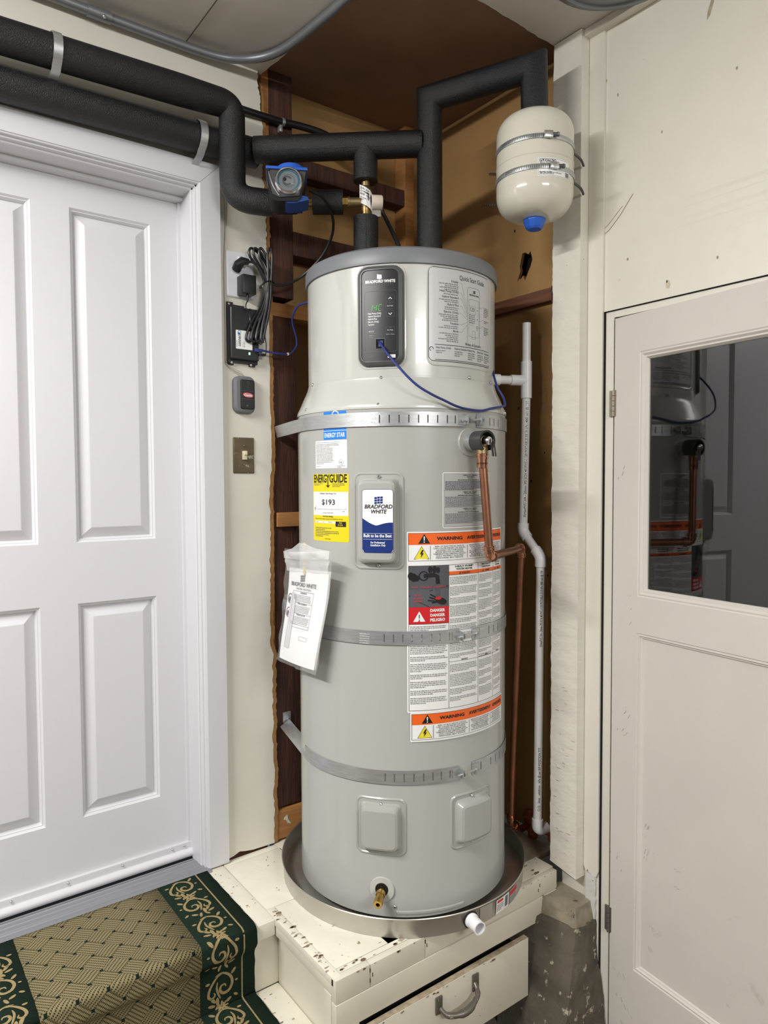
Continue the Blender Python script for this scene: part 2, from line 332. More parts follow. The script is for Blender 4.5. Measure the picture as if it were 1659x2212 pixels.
# ---- flat print on a surface
TX={}
def text_mesh(s,bold,res):
    k=(s,bold,res)
    if k in TX:return TX[k]
    c=bpy.data.curves.new('t','FONT'); c.body=s; c.size=1; c.resolution_u=res; c.offset=bold; c.fill_mode='FRONT'
    o=bpy.data.objects.new('t',c); me=o.to_mesh()
    v=[(p.co.x,p.co.y) for p in me.vertices]; f=[tuple(p.vertices) for p in me.polygons]
    o.to_mesh_clear(); bpy.data.objects.remove(o); bpy.data.curves.remove(c)
    if v: x0=min(p[0] for p in v); x1=max(p[0] for p in v)
    else: x0=x1=0
    TX[k]=(v,f,x0,x1); return TX[k]
class Print:
    H=.00035
    def __init__(s,fm,base=0): s.fm=fm; s.mb=MB(); s.mats=[]; s.base=base
    def mi(s,m):
        if m not in s.mats:s.mats.append(m)
        return s.mats.index(m)
    def h(s,l): return s.base+s.H*(1+l)
    def rect(s,u0,v0,u1,v1,m,l=1):
        if u1<u0:u0,u1=u1,u0
        n=max(1,int((u1-u0)/.012)); h=s.h(l); vs=[]
        for i in range(n+1):
            u=u0+(u1-u0)*i/n; vs+=[s.fm(u,v0,h),s.fm(u,v1,h)]
        s.mb.add(vs,[(2*i,2*i+2,2*i+3,2*i+1) for i in range(n)],s.mi(m))
    def rrect(s,u0,v0,u1,v1,rad,m,l=0):
        pillow(s.mb,s.fm,u0,v0,u1,v1,[(0,s.h(l),rad)],s.mi(m),nm=max(2,int((u1-u0)/.012)))
    def frame(s,u0,v0,u1,v1,t,m,l=1,rad=.0):
        if rad:
            pillow(s.mb,s.fm,u0,v0,u1,v1,[(0,s.h(l),rad),(t,s.h(l),max(rad-t,.0005))],s.mi(m),nm=max(2,int((u1-u0)/.012)),cap=False)
        else:
            s.rect(u0,v0,u1,v0+t,m,l); s.rect(u0,v1-t,u1,v1,m,l); s.rect(u0,v0,u0+t,v1,m,l); s.rect(u1-t,v0,u1,v1,m,l)
    def poly(s,pts,m,l=1):
        tri=tessellate_polygon([[Vector((p[0],p[1],0)) for p in pts]]); s.mb.add([s.fm(p[0],p[1],s.h(l)) for p in pts],tri,s.mi(m))
    def ell(s,u,v,a,b,m,l=1,rot=0,n=14):
        s.poly([(u+a*math.cos(t)*math.cos(rot)-b*math.sin(t)*math.sin(rot),v+a*math.cos(t)*math.sin(rot)+b*math.sin(t)*math.cos(rot)) for t in [2*PI*i/n for i in range(n)]],m,l)
    def ring(s,u,v,r0,r1,m,l=1,n=24,a0=0,a1=2*PI,sq=1):
        vs=[]
        for i in range(n+1):
            t=a0+(a1-a0)*i/n; vs+=[s.fm(u+r0*math.cos(t)*sq,v+r0*math.sin(t),s.h(l)),s.fm(u+r1*math.cos(t)*sq,v+r1*math.sin(t),s.h(l))]
        s.mb.add(vs,[(2*i,2*i+2,2*i+3,2*i+1) for i in range(n)],s.mi(m))
    def line(s,pts,t,m,l=1,taper=False):
        P=[Vector((p[0],p[1],0)) for p in pts]; n=len(P); vs=[]
        for i in range(n):
            d=(P[min(n-1,i+1)]-P[max(0,i-1)]).normalized(); q=Vector((-d.y,d.x,0)); w=t/2
            if taper: w*=max(.12,math.sin(PI*(i+.6)/(n+.4))**.6)
            a=P[i]+q*w; b=P[i]-q*w; vs+=[s.fm(a.x,a.y,s.h(l)),s.fm(b.x,b.y,s.h(l))]
        s.mb.add(vs,[(2*i,2*i+2,2*i+3,2*i+1) for i in range(n-1)],s.mi(m))
    def text(s,t,u,v,size,m,l=2,al='L',bold=0.0,sx=1,fit=None,slant=0,res=2,rot=0):
        V,F,x0,x1=text_mesh(t,bold,res)
        if not V:return
        if fit: sx=fit/((x1-x0)*size)
        off={'L':-x0,'C':-(x0+x1)/2,'R':-x1}[al]; c,d=math.cos(rot),math.sin(rot); vs=[]
        for x,y in V:
            X=(x+off+slant*y)*size*sx; Y=y*size; vs.append(s.fm(u+X*c-Y*d,v+X*d+Y*c,s.h(l)))
        s.mb.add(vs,F,s.mi(m))
    def words(s,u0,u1,v,lines,pitch,m,l=2,xh=.55,al='L',last=.6,dens=.55,gap=None):
        """lines of print too small to read: rows of letter-sized strokes"""
        rnd=random.Random(int(abs(u0*7919+v*104729)*1000)); h=s.h(l); mi=s.mi(m); x=pitch*xh
        for i in range(lines):
            y=v-pitch*(i+1); W=(u1-u0)*(rnd.uniform(.93,1) if i<lines-1 else last)
            a=u0 if al=='L' else (u0+u1)/2-W/2; e=a+W; vs=[];F=[]
            while a<e:
                for k in range(rnd.randint(3,8)):
                    cw=x*.42; 
                    if a+cw>e:break
                    hh=x*rnd.choice((.9,1,1,1.25)); t=cw*dens; n=len(vs)
                    vs+=[s.fm(a,y,h),s.fm(a+t,y,h),s.fm(a+t,y+hh,h),s.fm(a,y+hh,h)]; F.append((n,n+1,n+2,n+3)); a+=cw*1.12
                a+=x*.45
            s.mb.add(vs,F,mi)
    def build(s,name,parent,**kw):
        me=bpy.data.meshes.new(name); me.from_pydata([tuple(p) for p in s.mb.v],[],s.mb.f)
        for m in s.mats: me.materials.append(m)
        me.polygons.foreach_set('material_index',s.mb.m); o=bpy.data.objects.new(name,me); return link(o,parent,**kw)
def screw(parent,p,n,r=.0042,m=None,name='screw'):
    b=MB(); b.lathe([(r*1.25,0),(r*1.25,.0012),(r,.003),(r*.55,.0042),(.0001,.0042)],10,0,p,n)
    n=Vector(n).normalized(); x=n.orthogonal().normalized(); y=n.cross(x)
    q=Vector(p)+n*.0043
    return b.build(name,m or M_chrome,parent)
exec_parts=[]
XA,YA,ZA=(1,0,0),(0,1,0),(0,0,1)
def jag(p0,p1,n,amp,seed):
    n=int(n*2.6); amp*=.75; r=random.Random(seed); o=[]; p0,p1=Vector(p0),Vector(p1); d=(p1-p0).normalized(); q=Vector((-d.y,d.x)); s=0
    for i in range(n+1):
        s=s*.6+r.uniform(-amp,amp); o.append(tuple(p0+(p1-p0)*(i/n)+q*s))
    return o
# ================================================================ ROOM SHELL
MB().box((-4.2,-5,-.06),(2.6,2.4,0)).build('floor',M_floor,kind='structure')
# ceiling panels, higher board over the corner
ce=thing('ceiling',kind='structure')
lp=[(-4.2,-5),(2.6,-5),(2.6,1.36)]+[(1.09,1.36)]+[(1.085,1.55),(1.065,1.75)]+[(1.04,2.0),(1.04,2.1),(-4.2,2.1)]
lp=[(-4.2,-5),(2.6,-5),(2.6,1.378)]+jag((1.68,1.378),(1.1,1.362),14,.003,3)+jag((1.085,1.40),(1.035,2.0),14,.002,4)+[(1.035,2.1),(-4.2,2.1)]
MB().prism(lp,lambda u,v,h:Vector((u,v,h)),2.858,2.885).build('ceiling_panel',M_creamC,ce,smooth_=False)
MB().box((.95,1.2,2.886),(2.1,2.3,2.91)).build('ceiling_board',M_brown,ce)
MB().box((.786,1.0,2.8565),(.7885,2.0,2.858)).build('panel_joint',mat('joint_shadow_gap',L(90,84,74),.8),ce)
MB().box((1.66,.2,2.838),(1.69,1.375,2.858),bev=.003).build('ceiling_moulding',M_cream,ce)
# left wall: painted drywall torn open beside the heater
wl=thing('wall_left',kind='structure')
WLm=pmap((0,2.0,0),XA,ZA,(0,-1,0))
edge=jag((1.047,.435),(1.047,1.05),26,.0035,11)+jag((1.040,1.08),(1.045,1.62),22,.0035,12)+jag((1.052,1.64),(1.046,2.25),26,.002,13)+jag((1.043,2.27),(1.040,2.52),12,.006,14)+jag((1.030,2.54),(1.036,2.70),8,.003,15)+jag((1.028,2.72),(1.018,2.858),9,.004,16)
MB().prism([(-4.2,-.0),(-.28,0),(-.28,2.50),(.84,2.50),(.84,.43),(.886,.434),(.905,.438),(.925,.446),(.945,.441),(.97,.437)]+edge+[(-4.2,2.858)],WLm,-.014,0,mside=1).build('wall_panel',[M_cream,M_tanp],wl,smooth_=False)
e2=[(x+.012+ (i%3)*.001,z) for i,(x,z) in enumerate(edge)]
MB().prism([(1.03,.437)]+e2+[(1.03,2.858)],WLm,-.0125,-.001).build('torn_paper_edge',M_tanp,wl,smooth_=False)
# opened back corner: boards, studs and blocking
wb=thing('wall_back',kind='structure')
b=MB(); b.prism([[(1.0,.44),(1.79,.44),(1.79,2.886),(1.0,2.886)]],pmap((0,2.092,0),XA,ZA,(0,-1,0)),-.012,0); b.build('back_board',M_tan,wb,smooth_=False)
MB().box((1.062,2.012,2.188),(1.144,2.09,2.886),bev=.002).build('stud',M_stud,wb)
MB().box((1.066,2.012,.54),(1.150,2.09,2.128),bev=.002).build('stud',M_stud,wb)
MB().box((1.030,2.0145,.432),(1.069,2.09,2.886)).build('nailer',M_tanw,wb)
MB().box((.84,2.016,.40),(1.03,2.09,.56)).build('backing_block',M_studh,wb)
MB().box((1.062,2.006,2.126),(1.74,2.09,2.168),bev=.001).build('blocking',M_tanw,wb)
MB().box((1.144,2.012,2.33),(1.62,2.09,2.405),bev=.002).build('blocking',M_stud,wb)
MB().box((1.07,1.996,1.458),(1.60,2.03,1.503),bev=.001).build('blocking',M_tanw,wb)
MB().box((1.055,2.006,.437),(1.75,2.09,.533),bev=.002).build('sole_plate',M_tanw,wb)
MB().box((1.62,2.03,.53),(1.66,2.09,2.886),bev=.001).build('corner_stud',M_tanw,wb)
MB().box((1.15,2.034,2.598),(1.6195,2.088,2.655),bev=.002).build('brace',M_stud,wb)
pr=Print(pmap((0,2.006,0),XA,ZA,(0,-1,0))); pr.poly([(1.085,.505),(1.098,.512),(1.10,.495),(1.112,.478),(1.098,.482),(1.092,.496),(1.083,.498)],M_creamR); pr.build('paint_flake',wb)
# right board of the corner
hole=[(1.560,2.338),(1.566,2.330),(1.575,2.340),(1.583,2.338),(1.590,2.300),(1.588,2.285),(1.597,2.252),(1.590,2.262),(1.588,2.256),(1.580,2.268),(1.575,2.250),(1.566,2.275),(1.560,2.290),(1.555,2.310)]
hole=[(1.577+(y-1.576)*1.55,z) for y,z in hole]
ws=thing('wall_corner',kind='structure')
SM=pmap((1.752,0,0),YA,ZA,(-1,0,0))
b=MB(); b.prism([[(1.30,.455),(2.095,.455),(2.095,2.886),(1.30,2.886)],hole[::-1]],SM,-.012,0,mside=1); b.build('side_board',[M_tan,M_tanp],ws,smooth_=False)
MB().box((1.79,1.4,2.1),(1.80,1.75,2.5)).build('cavity_back',M_void,ws)
b=MB();b.box((1.728,1.447,2.157),(1.752,2.06,2.197),bev=.001);b.build('ledger',M_studh,ws)
b=MB();b.box((1.728,1.437,2.150),(1.75,1.4475,2.20),bev=.001);b.build('ledger_end',M_stud,ws)
MB().box((1.672,1.355,.44),(1.75,1.385,2.886),bev=.001).build('stud',M_studh,ws)
pr=Print(SM); pr.frame(1.484,1.845,1.506,1.895,.0018,M_tanp); pr.frame(1.482,1.843,1.508,1.897,.0008,M_worn); 
for yy,zz,rr in ((1.60,1.84,.003),(1.545,1.60,.003),(1.49,1.69,.002),(1.53,1.39,.002),(1.50,1.21,.003),(1.62,2.42,.003),(1.515,2.42,.003),(1.46,1.5,.002),(1.475,1.3,.0025)): pr.ell(yy,zz,rr,rr*1.6,M_void)
for k in range(16): 
    yy=random.uniform(1.42,1.53); zz=random.uniform(.6,2.2); pr.line([(yy,zz),(yy+random.uniform(-.004,.004),zz-random.uniform(.008,.03))],.0012,M_worn)
pr.build('board_scars',ws)
# right wall
wr=thing('wall_right',kind='structure')
WRm=pmap((1.69,0,0),YA,ZA,(-1,0,0))
b=MB(); b.prism([(-5,0),(.40,0),(.40,2.072),(1.224,2.072),(1.224,.0),(1.30,0),(1.36,.3),(1.36,2.858),(-5,2.858)],WRm,-.03,0); b.build('wall_panel',M_cream,wr,smooth_=False)
ed=jag((1.372,.452),(1.376,2.856),90,.0018,21)
b=MB(); b.prism([(1.277,.435)]+ed+[(1.277,2.856)],WRm,.001,.042); b.build('corner_board',M_creamR,wr,smooth_=False)
b=MB(); b.prism([(1.226,.468),(1.232,.452),(1.243,.447),(1.252,.455),(1.262,.462),(1.268,.455),(1.276,.47),(1.276,2.856),(1.226,2.856)],WRm,.0005,.008); b.build('trim_board',M_cream,wr,smooth_=False)
b=MB(); b.prism(jag((1.236,.10),(1.236,.45),16,.002,31)+jag((1.268,.45),(1.268,.10),16,.003,32),WRm,.0005,.007); b.build('lower_trim_board',mat('peeling_white_paint',L(205,205,200),.6,bump=.003,bscale=30,specks=[(40,.62,L(120,105,85)),(12,.66,L(90,80,68))]),wr,smooth_=False)
MB().box((1.692,1.262,.28),(1.72,1.285,.46)).build('filler_block',M_shelfv,wr)
for za,zb,ya,yb,hh in ((2.300,2.306,.2,1.06,.0042),(2.255,2.260,-.1,1.16,.0034),(2.215,2.219,.2,.9,.0026)):
    b=MB(); n=24; vs=[]
    for i in range(n+1):
        y=ya+(yb-ya)*i/n; k=1-abs(i/n)**3; 
        for dz,h in ((-.012,0),(0,hh*k),((zb-za),hh*k*.4),(.012,0)): vs.append(WRm(y,za+dz,h+.0002))
    b.add(vs,[(4*i+j,4*i+j+1,4*i+j+5,4*i+j+4) for i in range(n) for j in range(3)]); b.build('plaster_ridge',M_cream,wr)
def scratch(pxs,t,m,fm,ax,val,sgn):
    pass
pr=Print(WRm); G=mat('scratch_grey',L(120,112,100),.7)
def wp(x,y): p=on(x,y,'X',1.69); return (p.y,p.z)
pr.line([wp(1282,505),wp(1290,511),wp(1300,512),wp(1318,495),wp(1340,465),wp(1368,418)],.0016,G); pr.line([wp(1303,498),wp(1320,478),wp(1345,445)],.001,G)
p=wp(1443,614); pr.ell(p[0],p[1],.006,.011,mat('plaster_patch',L(196,186,160),.6)); pr.ell(p[0]+.003,p[1]+.008,.002,.004,M_worn)
p=wp(1538,12); pr.poly([(p[0]-.02,p[1]+.02),(p[0]-.006,p[1]+.012),(p[0]+.004,p[1]-.02),(p[0]+.012,p[1]-.028),(p[0]+.010,p[1]-.008),(p[0]-.004,p[1]+.03)],M_worn)
for q in ((1592,147),(1430,285),(1356,560),(1282,735),(1550,556),(1335,205),(1310,175)):
    p=wp(*q); pr.ell(p[0],p[1],.0025,.004,M_worn)
pr.build('wall_scuffs',wr)
# added dark box behind the glazed door, keeping world light out of the pane
b=MB(); b.box((2.4,-.4,0),(2.44,1.35,2.86)); b.box((1.72,1.30,0),(2.44,1.34,2.86)); b.box((1.72,-.4,0),(2.44,-.36,2.86)); b.build('unseen_dark_box',M_dark,kind='structure')

# ================================================================ DOOR 1 (left, white raised panel door)
d1=thing('door_1',kind='structure')
DM=pmap((0,2.10,0),XA,ZA,(0,-1,0))
b=MB(); pans=[(.168,.391),(.489,.712)]; zs=[(.644,1.26),(1.433,2.361)]
XB=[-.20,.168,.391,.489,.712,.812]; ZB=[.452,.644,1.26,1.433,2.361,2.47]
for i in range(5):
    for j in range(5):
        if i in (1,3) and j in (1,3): continue
        b.add([DM(XB[i],ZB[j]),DM(XB[i+1],ZB[j]),DM(XB[i+1],ZB[j+1]),DM(XB[i],ZB[j+1])],[(0,1,2,3)])
b.build('door_slab',M_white,d1)
for xa,xb in pans:
    for za,zb in zs:
        b=MB(); pillow(b,DM,xa,za,xb,zb,[(0,0,.0008),(.005,-.006,.0008),(.007,-.006,.0008),(.011,-.013,.0008),(.0125,-.018,.0008),(.040,-.003,.0008),(.042,-.0025,.0008)],nm=2); b.build('door_panel',M_white,d1,ang=12)
b=MB()
def prof_strip(b,prof,a,bb,axis):   # prof: list (across,out) ; runs a..bb along axis
    vs=[];
    for p in prof:
        for t in (a,bb):
            vs.append((p[0],p[1],t) if axis=='Z' else (t,p[1],p[0]))
    b.add(vs,[(2*i,2*i+1,2*i+3,2*i+2) for i in range(len(prof)-1)])
jp=[(.8015,2.10),(.8015,2.012),(.8035,2.008),(.8075,2.008),(.8085,2.0),(.8095,1.9945),(.814,1.9945),(.815,1.988),(.8155,1.984),(.820,1.982)]
prof_strip(b,jp,.434,2.4715,'Z'); b.build('door_jamb',M_white,d1,ang=20)
b=MB(); hp=[(2.452+(a-.8015),o) for a,o in jp]; prof_strip(b,hp,-.3,.8205,'X'); b.build('door_jamb_head',M_white,d1,ang=20)
b=MB(); b.prism([(.820,.435),(.881,.435),(.881,2.531),(.820,2.470)],pmap((0,1.982,0),XA,ZA,(0,-1,0)),-.018,.002); b.build('side_casing',M_white,d1,smooth_=False)
b=MB(); b.prism([(.8195,2.4705),(.8805,2.5315),(-.6,2.5315),(-.6,2.4705)],pmap((0,1.982,0),XA,ZA,(0,-1,0)),-.018,.002); b.build('head_casing',M_white,d1,smooth_=False)
MB().box((-.3,2.070,2.440),(.8015,2.10,2.452)).build('door_stop',M_white,d1)
MB().box((.7935,2.09,.44),(.8015,2.10,2.44)).build('weather_strip',M_white,d1)
b=MB(); b.box((-.2,2.088,.455),(.803,2.10,.482),bev=.001); b.tube([(-.2,2.084,.4505),(.803,2.084,.4505)],.0130,12); b.build('door_sweep',M_white,d1)
for px,py in ((24,1950),(147,1908),(265,1869),(372,1834),(398,1836)):
    p=on(px,py,'Y',2.0875); p.z=.474; screw(d1,p,(0,-1,0),.003)
MB().box((-.3,2.081,.420),(.803,2.10,.4395)).build('sweep_gasket',M_rub,d1)
b=MB(); tp=[(2.10,.470),(2.072,.470),(2.070,.467),(2.052,.466),(2.050,.461),(2.047,.461),(2.045,.464),(2.030,.462),(2.028,.458),(2.025,.458),(2.023,.461),(2.010,.458),(2.007,.454),(2.005,.457),(2.0,.456),(1.997,.452),(1.975,.447),(1.969,.443),(1.967,.430),(2.10,.430)]
tp=[(y,(z if z==.430 else .4345+.75*(z-(.444+(y-1.97)*.2))-max(0,y-2.055)*.30)) for y,z in tp]
vs=[];xr=[-.5,.8195]
for y,z in tp:
    for x in xr: vs.append((x,y,z))
b.add(vs,[(2*i,2*i+1,2*i+3,2*i+2) for i in range(len(tp)-1)]); n=len(tp); b.add([(.8195,y,z) for y,z in tp],[tuple(range(n))]); b.build('door_threshold',M_alu,d1,ang=15)
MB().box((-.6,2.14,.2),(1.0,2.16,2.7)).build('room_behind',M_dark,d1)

# ================================================================ DOOR 2 (right, glazed, slightly ajar)
d2=thing('door_2',kind='structure')
A=math.radians(6.5); H0=Vector((1.69,1.19,0)); DU=Vector((-math.sin(A),-math.cos(A),0)); DO=Vector((-math.cos(A),math.sin(A),0))
D2=lambda u,v,h=0:H0+DU*u+Vector((0,0,v))+DO*h
b=MB(); UB=[0,.084,.70,.80]; VB=[.012,.2465,1.188,1.287,1.9447,2.047]
for i in range(3):
    for j in range(5):
        if i==1 and j in (1,3): continue
        b.add([D2(UB[i],VB[j]),D2(UB[i+1],VB[j]),D2(UB[i+1],VB[j+1]),D2(UB[i],VB[j+1])],[(0,1,2,3)])
def wallq(b,u0,v0,u1,v1,ha,hb):
    for (p,q) in (((u0,v0),(u1,v0)),((u1,v0),(u1,v1)),((u1,v1),(u0,v1)),((u0,v1),(u0,v0))):
        b.add([D2(*p,ha),D2(*q,ha),D2(*q,hb),D2(*p,hb)],[(0,1,2,3)])
wallq(b,0,.012,.80,2.047,0,-.035); b.build('door_slab',M_white2,d2,smooth_=False)
b=MB(); pillow(b,D2,.084,1.287,.70,1.9447,[(0,0,.0005),(.003,-.002,.0005),(.007,-.001,.0005),(.012,-.006,.0005),(.016,-.006,.0005),(.021,-.014,.0005),(.0215,-.020,.0005)],cap=False,nm=2); b.build('glazing_bead',M_white2,d2,ang=15)
b=MB(); pillow(b,D2,.084,.2465,.70,1.188,[(0,0,.0005),(.002,-.003,.0005),(.007,-.002,.0005),(.010,-.007,.0005),(.013,-.0075,.0005),(.0165,-.011,.0005)],nm=2); b.build('door_panel',M_white2,d2,ang=15)
b=MB(); b.box((.10,1.30,-.0205),(.69,1.935,-.0175),fr=lambda x,y,z:D2(x,y,z)); b.build('glass_pane',M_glass,d2,smooth_=False)
b=MB(); n_=WRm
for ya,yb,za,zb,h in ((1.196,1.2225,.02,2.070,-.004),(.40,1.1958,2.052,2.070,-.004)): b.prism([(ya,za),(yb,za),(yb,zb),(ya,zb)],WRm,-.03,h)
b.build('door_jamb',M_cream,d2,smooth_=False)
b=MB(); b.box((1.6885,1.2222,.02),(1.70,1.2262,2.071)); b.box((1.700,1.186,.02),(1.72,1.1965,2.051)); b.box((1.6885,.40,2.0705),(1.70,1.2262,2.0722)); b.build('gap_shade_strip',M_void,d2)  # dark strips painted in for the shade of the door gaps
MB().box((1.735,.40,.02),(1.745,1.21,2.06)).build('stop_gap',M_void,d2) if False else None
for zc,r in ((1.815,0),(.345,1)):
    b=MB(); hh=.036
    b.prism([(1.190,zc-hh),(1.206,zc-hh),(1.206,zc+hh),(1.190,zc+hh)],WRm,-.004,.001)
    b.prism([(.001,zc-hh),(.006,zc-hh),(.006,zc+hh),(.001,zc+hh)],D2,0,.0015)
    for k in range(5):
        z0=zc-hh+k*hh*2/5; c=D2(-.0015,z0,.004); b.tube([c,c+Vector((0,0,hh*2/5-.0015))],.0045,10)
    b.build('hinge',M_hinge if not r else mat('bare_steel_hinge',L(110,104,98),.5,metal=.5),d2)
pr=Print(D2); S_=mat('scuff_grey',L(168,164,158),.6); rn=random.Random(5)
for (u,v,a_,n) in ((.04,.93,.8,7),(.13,.62,1.1,6),(.05,1.25,.6,4),(.15,.36,-1,6),(.02,.5,1.2,5),(.03,.18,-.9,6),(.06,.1,-.8,4),(.22,.55,.1,2),(.035,1.6,.9,3)):
    for k in range(n):
        uu=u+rn.uniform(-.02,.02); vv=v+rn.uniform(-.05,.05); l=rn.uniform(.004,.018); pr.line([(uu,vv),(uu+l*math.cos(a_)*.6,vv+l*math.sin(a_))],rn.uniform(.0006,.0018),S_)
pr.build('door_scuffs',d2)
# ================================================================ ENTRY STEPS, PLATFORM, CARPET, PIER
st=thing('entry_steps','cream painted wooden steps under the green bordered carpet at the white door','steps')
MB().box((-.6,1.655,.412),(.802,2.0,.430),bev=.002).build('landing_board',M_shelf,st)
MB().box((.8035,1.655,.412),(.861,1.995,.430),bev=.002).build('landing_board',M_shelf,st)
MB().box((.80,1.650,.388),(.862,1.662,.4285),bev=.002).build('nosing_strip',M_shelf,st)
MB().box((-.6,1.668,.24),(.890,1.686,.411),bev=.001).build('riser',M_shelfv,st)
MB().box((-.6,1.395,.222),(.878,1.667,.240),bev=.003).build('tread',M_shelf,st)
MB().box((-.6,1.412,.0),(.876,1.43,.221)).build('riser',M_shelfv,st)

pf=thing('heater_platform','chipped cream painted wooden platform with a drawer, carrying the water heater','platform')
MB().box((.888,1.39,.412),(1.045,1.70,.430),bev=.002).build('top_board',M_shelf,pf)
MB().box((.864,1.702,.412),(1.052,1.972,.430),bev=.002).build('top_board',M_shelf,pf)
MB().box((.864,1.974,.412),(1.05,2.0,.430),bev=.002).build('top_board',M_shelf,pf)
MB().box((1.047,1.44,.412),(1.30,2.085,.430),bev=.001).build('top_board',M_shelf,pf)
MB().box((1.302,1.44,.412),(1.75,2.085,.428),bev=.001).build('dusty_top_board',mat('dusty_board',L(150,136,116),.85,var=.3,vscale=12,bump=.002,bscale=30),pf)
MB().box((.862,1.36,.411),(.886,1.70,.4315),bev=.002).build('edge_strip',M_shelf,pf)
b=MB(); b.prism([(.888,1.372),(1.66,1.372),(1.66,1.438),(1.20,1.438),(1.14,1.388),(.888,1.388)],lambda u,v,h:Vector((u,v,h)),.412,.4295); b.build('front_edge_board',M_shelf,pf,smooth_=False)
MB().box((.862,1.352,.373),(.962,1.371,.4305),bev=.002).build('upper_fascia',M_shelfv,pf)
MB().box((.9635,1.352,.373),(1.136,1.371,.4295),bev=.002).build('upper_fascia',M_shelfv,pf)
MB().box((1.137,1.352,.373),(1.655,1.371,.4285),bev=.002).build('upper_fascia',M_shelfv,pf)
MB().box((.862,1.350,.302),(1.652,1.371,.3715),bev=.002).build('lower_fascia',M_shelfv,pf)
MB().box((.862,1.352,.0),(.93,1.371,.301),bev=.002).build('corner_post',M_shelfv,pf)
MB().box((.863,1.372,.385),(.878,1.649,.410),bev=.002).build('side_rail',M_shelfv,pf)
MB().box((.862,1.372,.0),(.880,1.405,.384),bev=.002).build('side_stile',M_shelfv,pf)
MB().box((.880,1.40,.0),(.895,1.667,.385),bev=.001).build('side_panel',M_shelfv,pf)
MB().box((.90,1.70,.0),(1.69,1.72,.41)).build('inner_partition',M_dark,pf)  # near-black so the slot above the drawer stays dark, painted shade
MB().box((1.60,1.372,.2),(1.64,1.70,.41)).build('drawer_runner',M_dark,pf)
MB().box((.94,1.352,.125),(1.48,1.69,.27)).build('drawer_box',M_dark,pf)
for (x,z,a) in ((.962,.415,0),(.969,.402,1),(.962,.39,0),(1.137,.416,0),(1.142,.405,1),(1.578,.408,0),(1.572,.395,1)):
    MB().box((x-.0008,1.3512,z-.005),(x+.0010,1.353,z+.005)).build('paint_gap',M_void,pf)
dw=MB(); dw.box((.915,1.332,.118),(1.507,1.350,.289),bev=.0015); dr=dw.build('drawer',M_shelfv,pf)
MB().box((.916,1.333,.2885),(1.506,1.349,.2900)).build('worn_top_edge',M_worn,dr)
# pull handle on the drawer
hl=on(947,2168,'Y',1.331); hr=on(1026,2118,'Y',1.331)
b=MB(); U=(hr-hl); 
for p in (hl,hr):
    b.box((p.x-.011,1.326,p.z-.026),(p.x+.011,1.331,p.z+.020),bev=.002)
a0=hl+Vector((.003,-.003,-.012)); a1=hr+Vector((-.003,-.003,-.004))
b.tube([a0,a0+Vector((.012,-.022,-.012)),(a0+a1)/2+Vector((0,-.036,-.020)),a1+Vector((-.012,-.022,-.014)),a1],[.006,.0075,.010,.0075,.006],12,sm=6)
b.build('drawer_pull',M_pewter,dr,label='worn pewter drawer pull')

# --- carpet runner draped over landing and riser
cprof=fillet([(1.967,.4375),(1.640,.4400),(1.640,.388),(1.656,.372),(1.658,.252),(1.39,.250),(1.375,.14),(1.375,.0)],.012,4)
cv=[0]
for i in range(1,len(cprof)): cv.append(cv[-1]+(cprof[i]-cprof[i-1]).length)
def cmap(u,v,h=0):
    v=max(0,min(cv[-1]-1e-6,v)); i=0
    while cv[i+1]<v:i+=1
    t=(v-cv[i])/(cv[i+1]-cv[i]); p=cprof[i].lerp(cprof[i+1],t); d=(cprof[i+1]-cprof[i]).normalized()
    nx,nz=d.y,-d.x      # outward normal of the profile in (Y,z)
    q=Vector((u,p.x-0,p.y)); n=Vector((0,d.y,-d.x)); 
    return q+n*h
def drape(u0,u1,name,m,par,nu=2):
    vs=[];uvs=[];F=[]; V=sorted(set(cv+[cv[-1]*k/60 for k in range(61)]))
    for j,v in enumerate(V):
        for i in range(nu+1):
            u=u0+(u1-u0)*i/nu; wv=.0007*math.sin(v*90+u*9)+.0006*math.sin(v*211) if name=='border' else 0
            vs.append(cmap(u+(wv if (i==nu) else 0),v,0)+Vector((0,0,0))); uvs.append((u,v))
    for j in range(len(V)-1):
        for i in range(nu):
            k=j*(nu+1)+i; F.append((k,k+1,k+nu+2,k+nu+1))
    me=bpy.data.meshes.new(name); me.from_pydata([tuple(p) for p in vs],[],F); me.materials.append(m)
    uvl=me.uv_layers.new(name='UVMap')
    for pl in me.polygons:
        pl.use_smooth=True
        for li in pl.loop_indices: uvl.data[li].uv=uvs[me.loops[li].vertex_index]
    o=bpy.data.objects.new(name,me); link(o,par); md=o.modifiers.new('t','SOLIDIFY'); md.thickness=.0065; md.offset=0; return o
cr=thing('carpet_runner','tan basket weave carpet runner with a dark green floral border, draped over the steps','carpet')
drape(.283,.652,'woven_field',M_carpet,cr,4); drape(.133,.283,'border',M_green,cr); drape(.652,.803,'border',M_green,cr)
sgn=1 if (cmap(.5,.1,.01)-cmap(.5,.1,0)).z>0 else -1
CM=lambda u,v,h=0:cmap(u,v,sgn*(h+.0035))
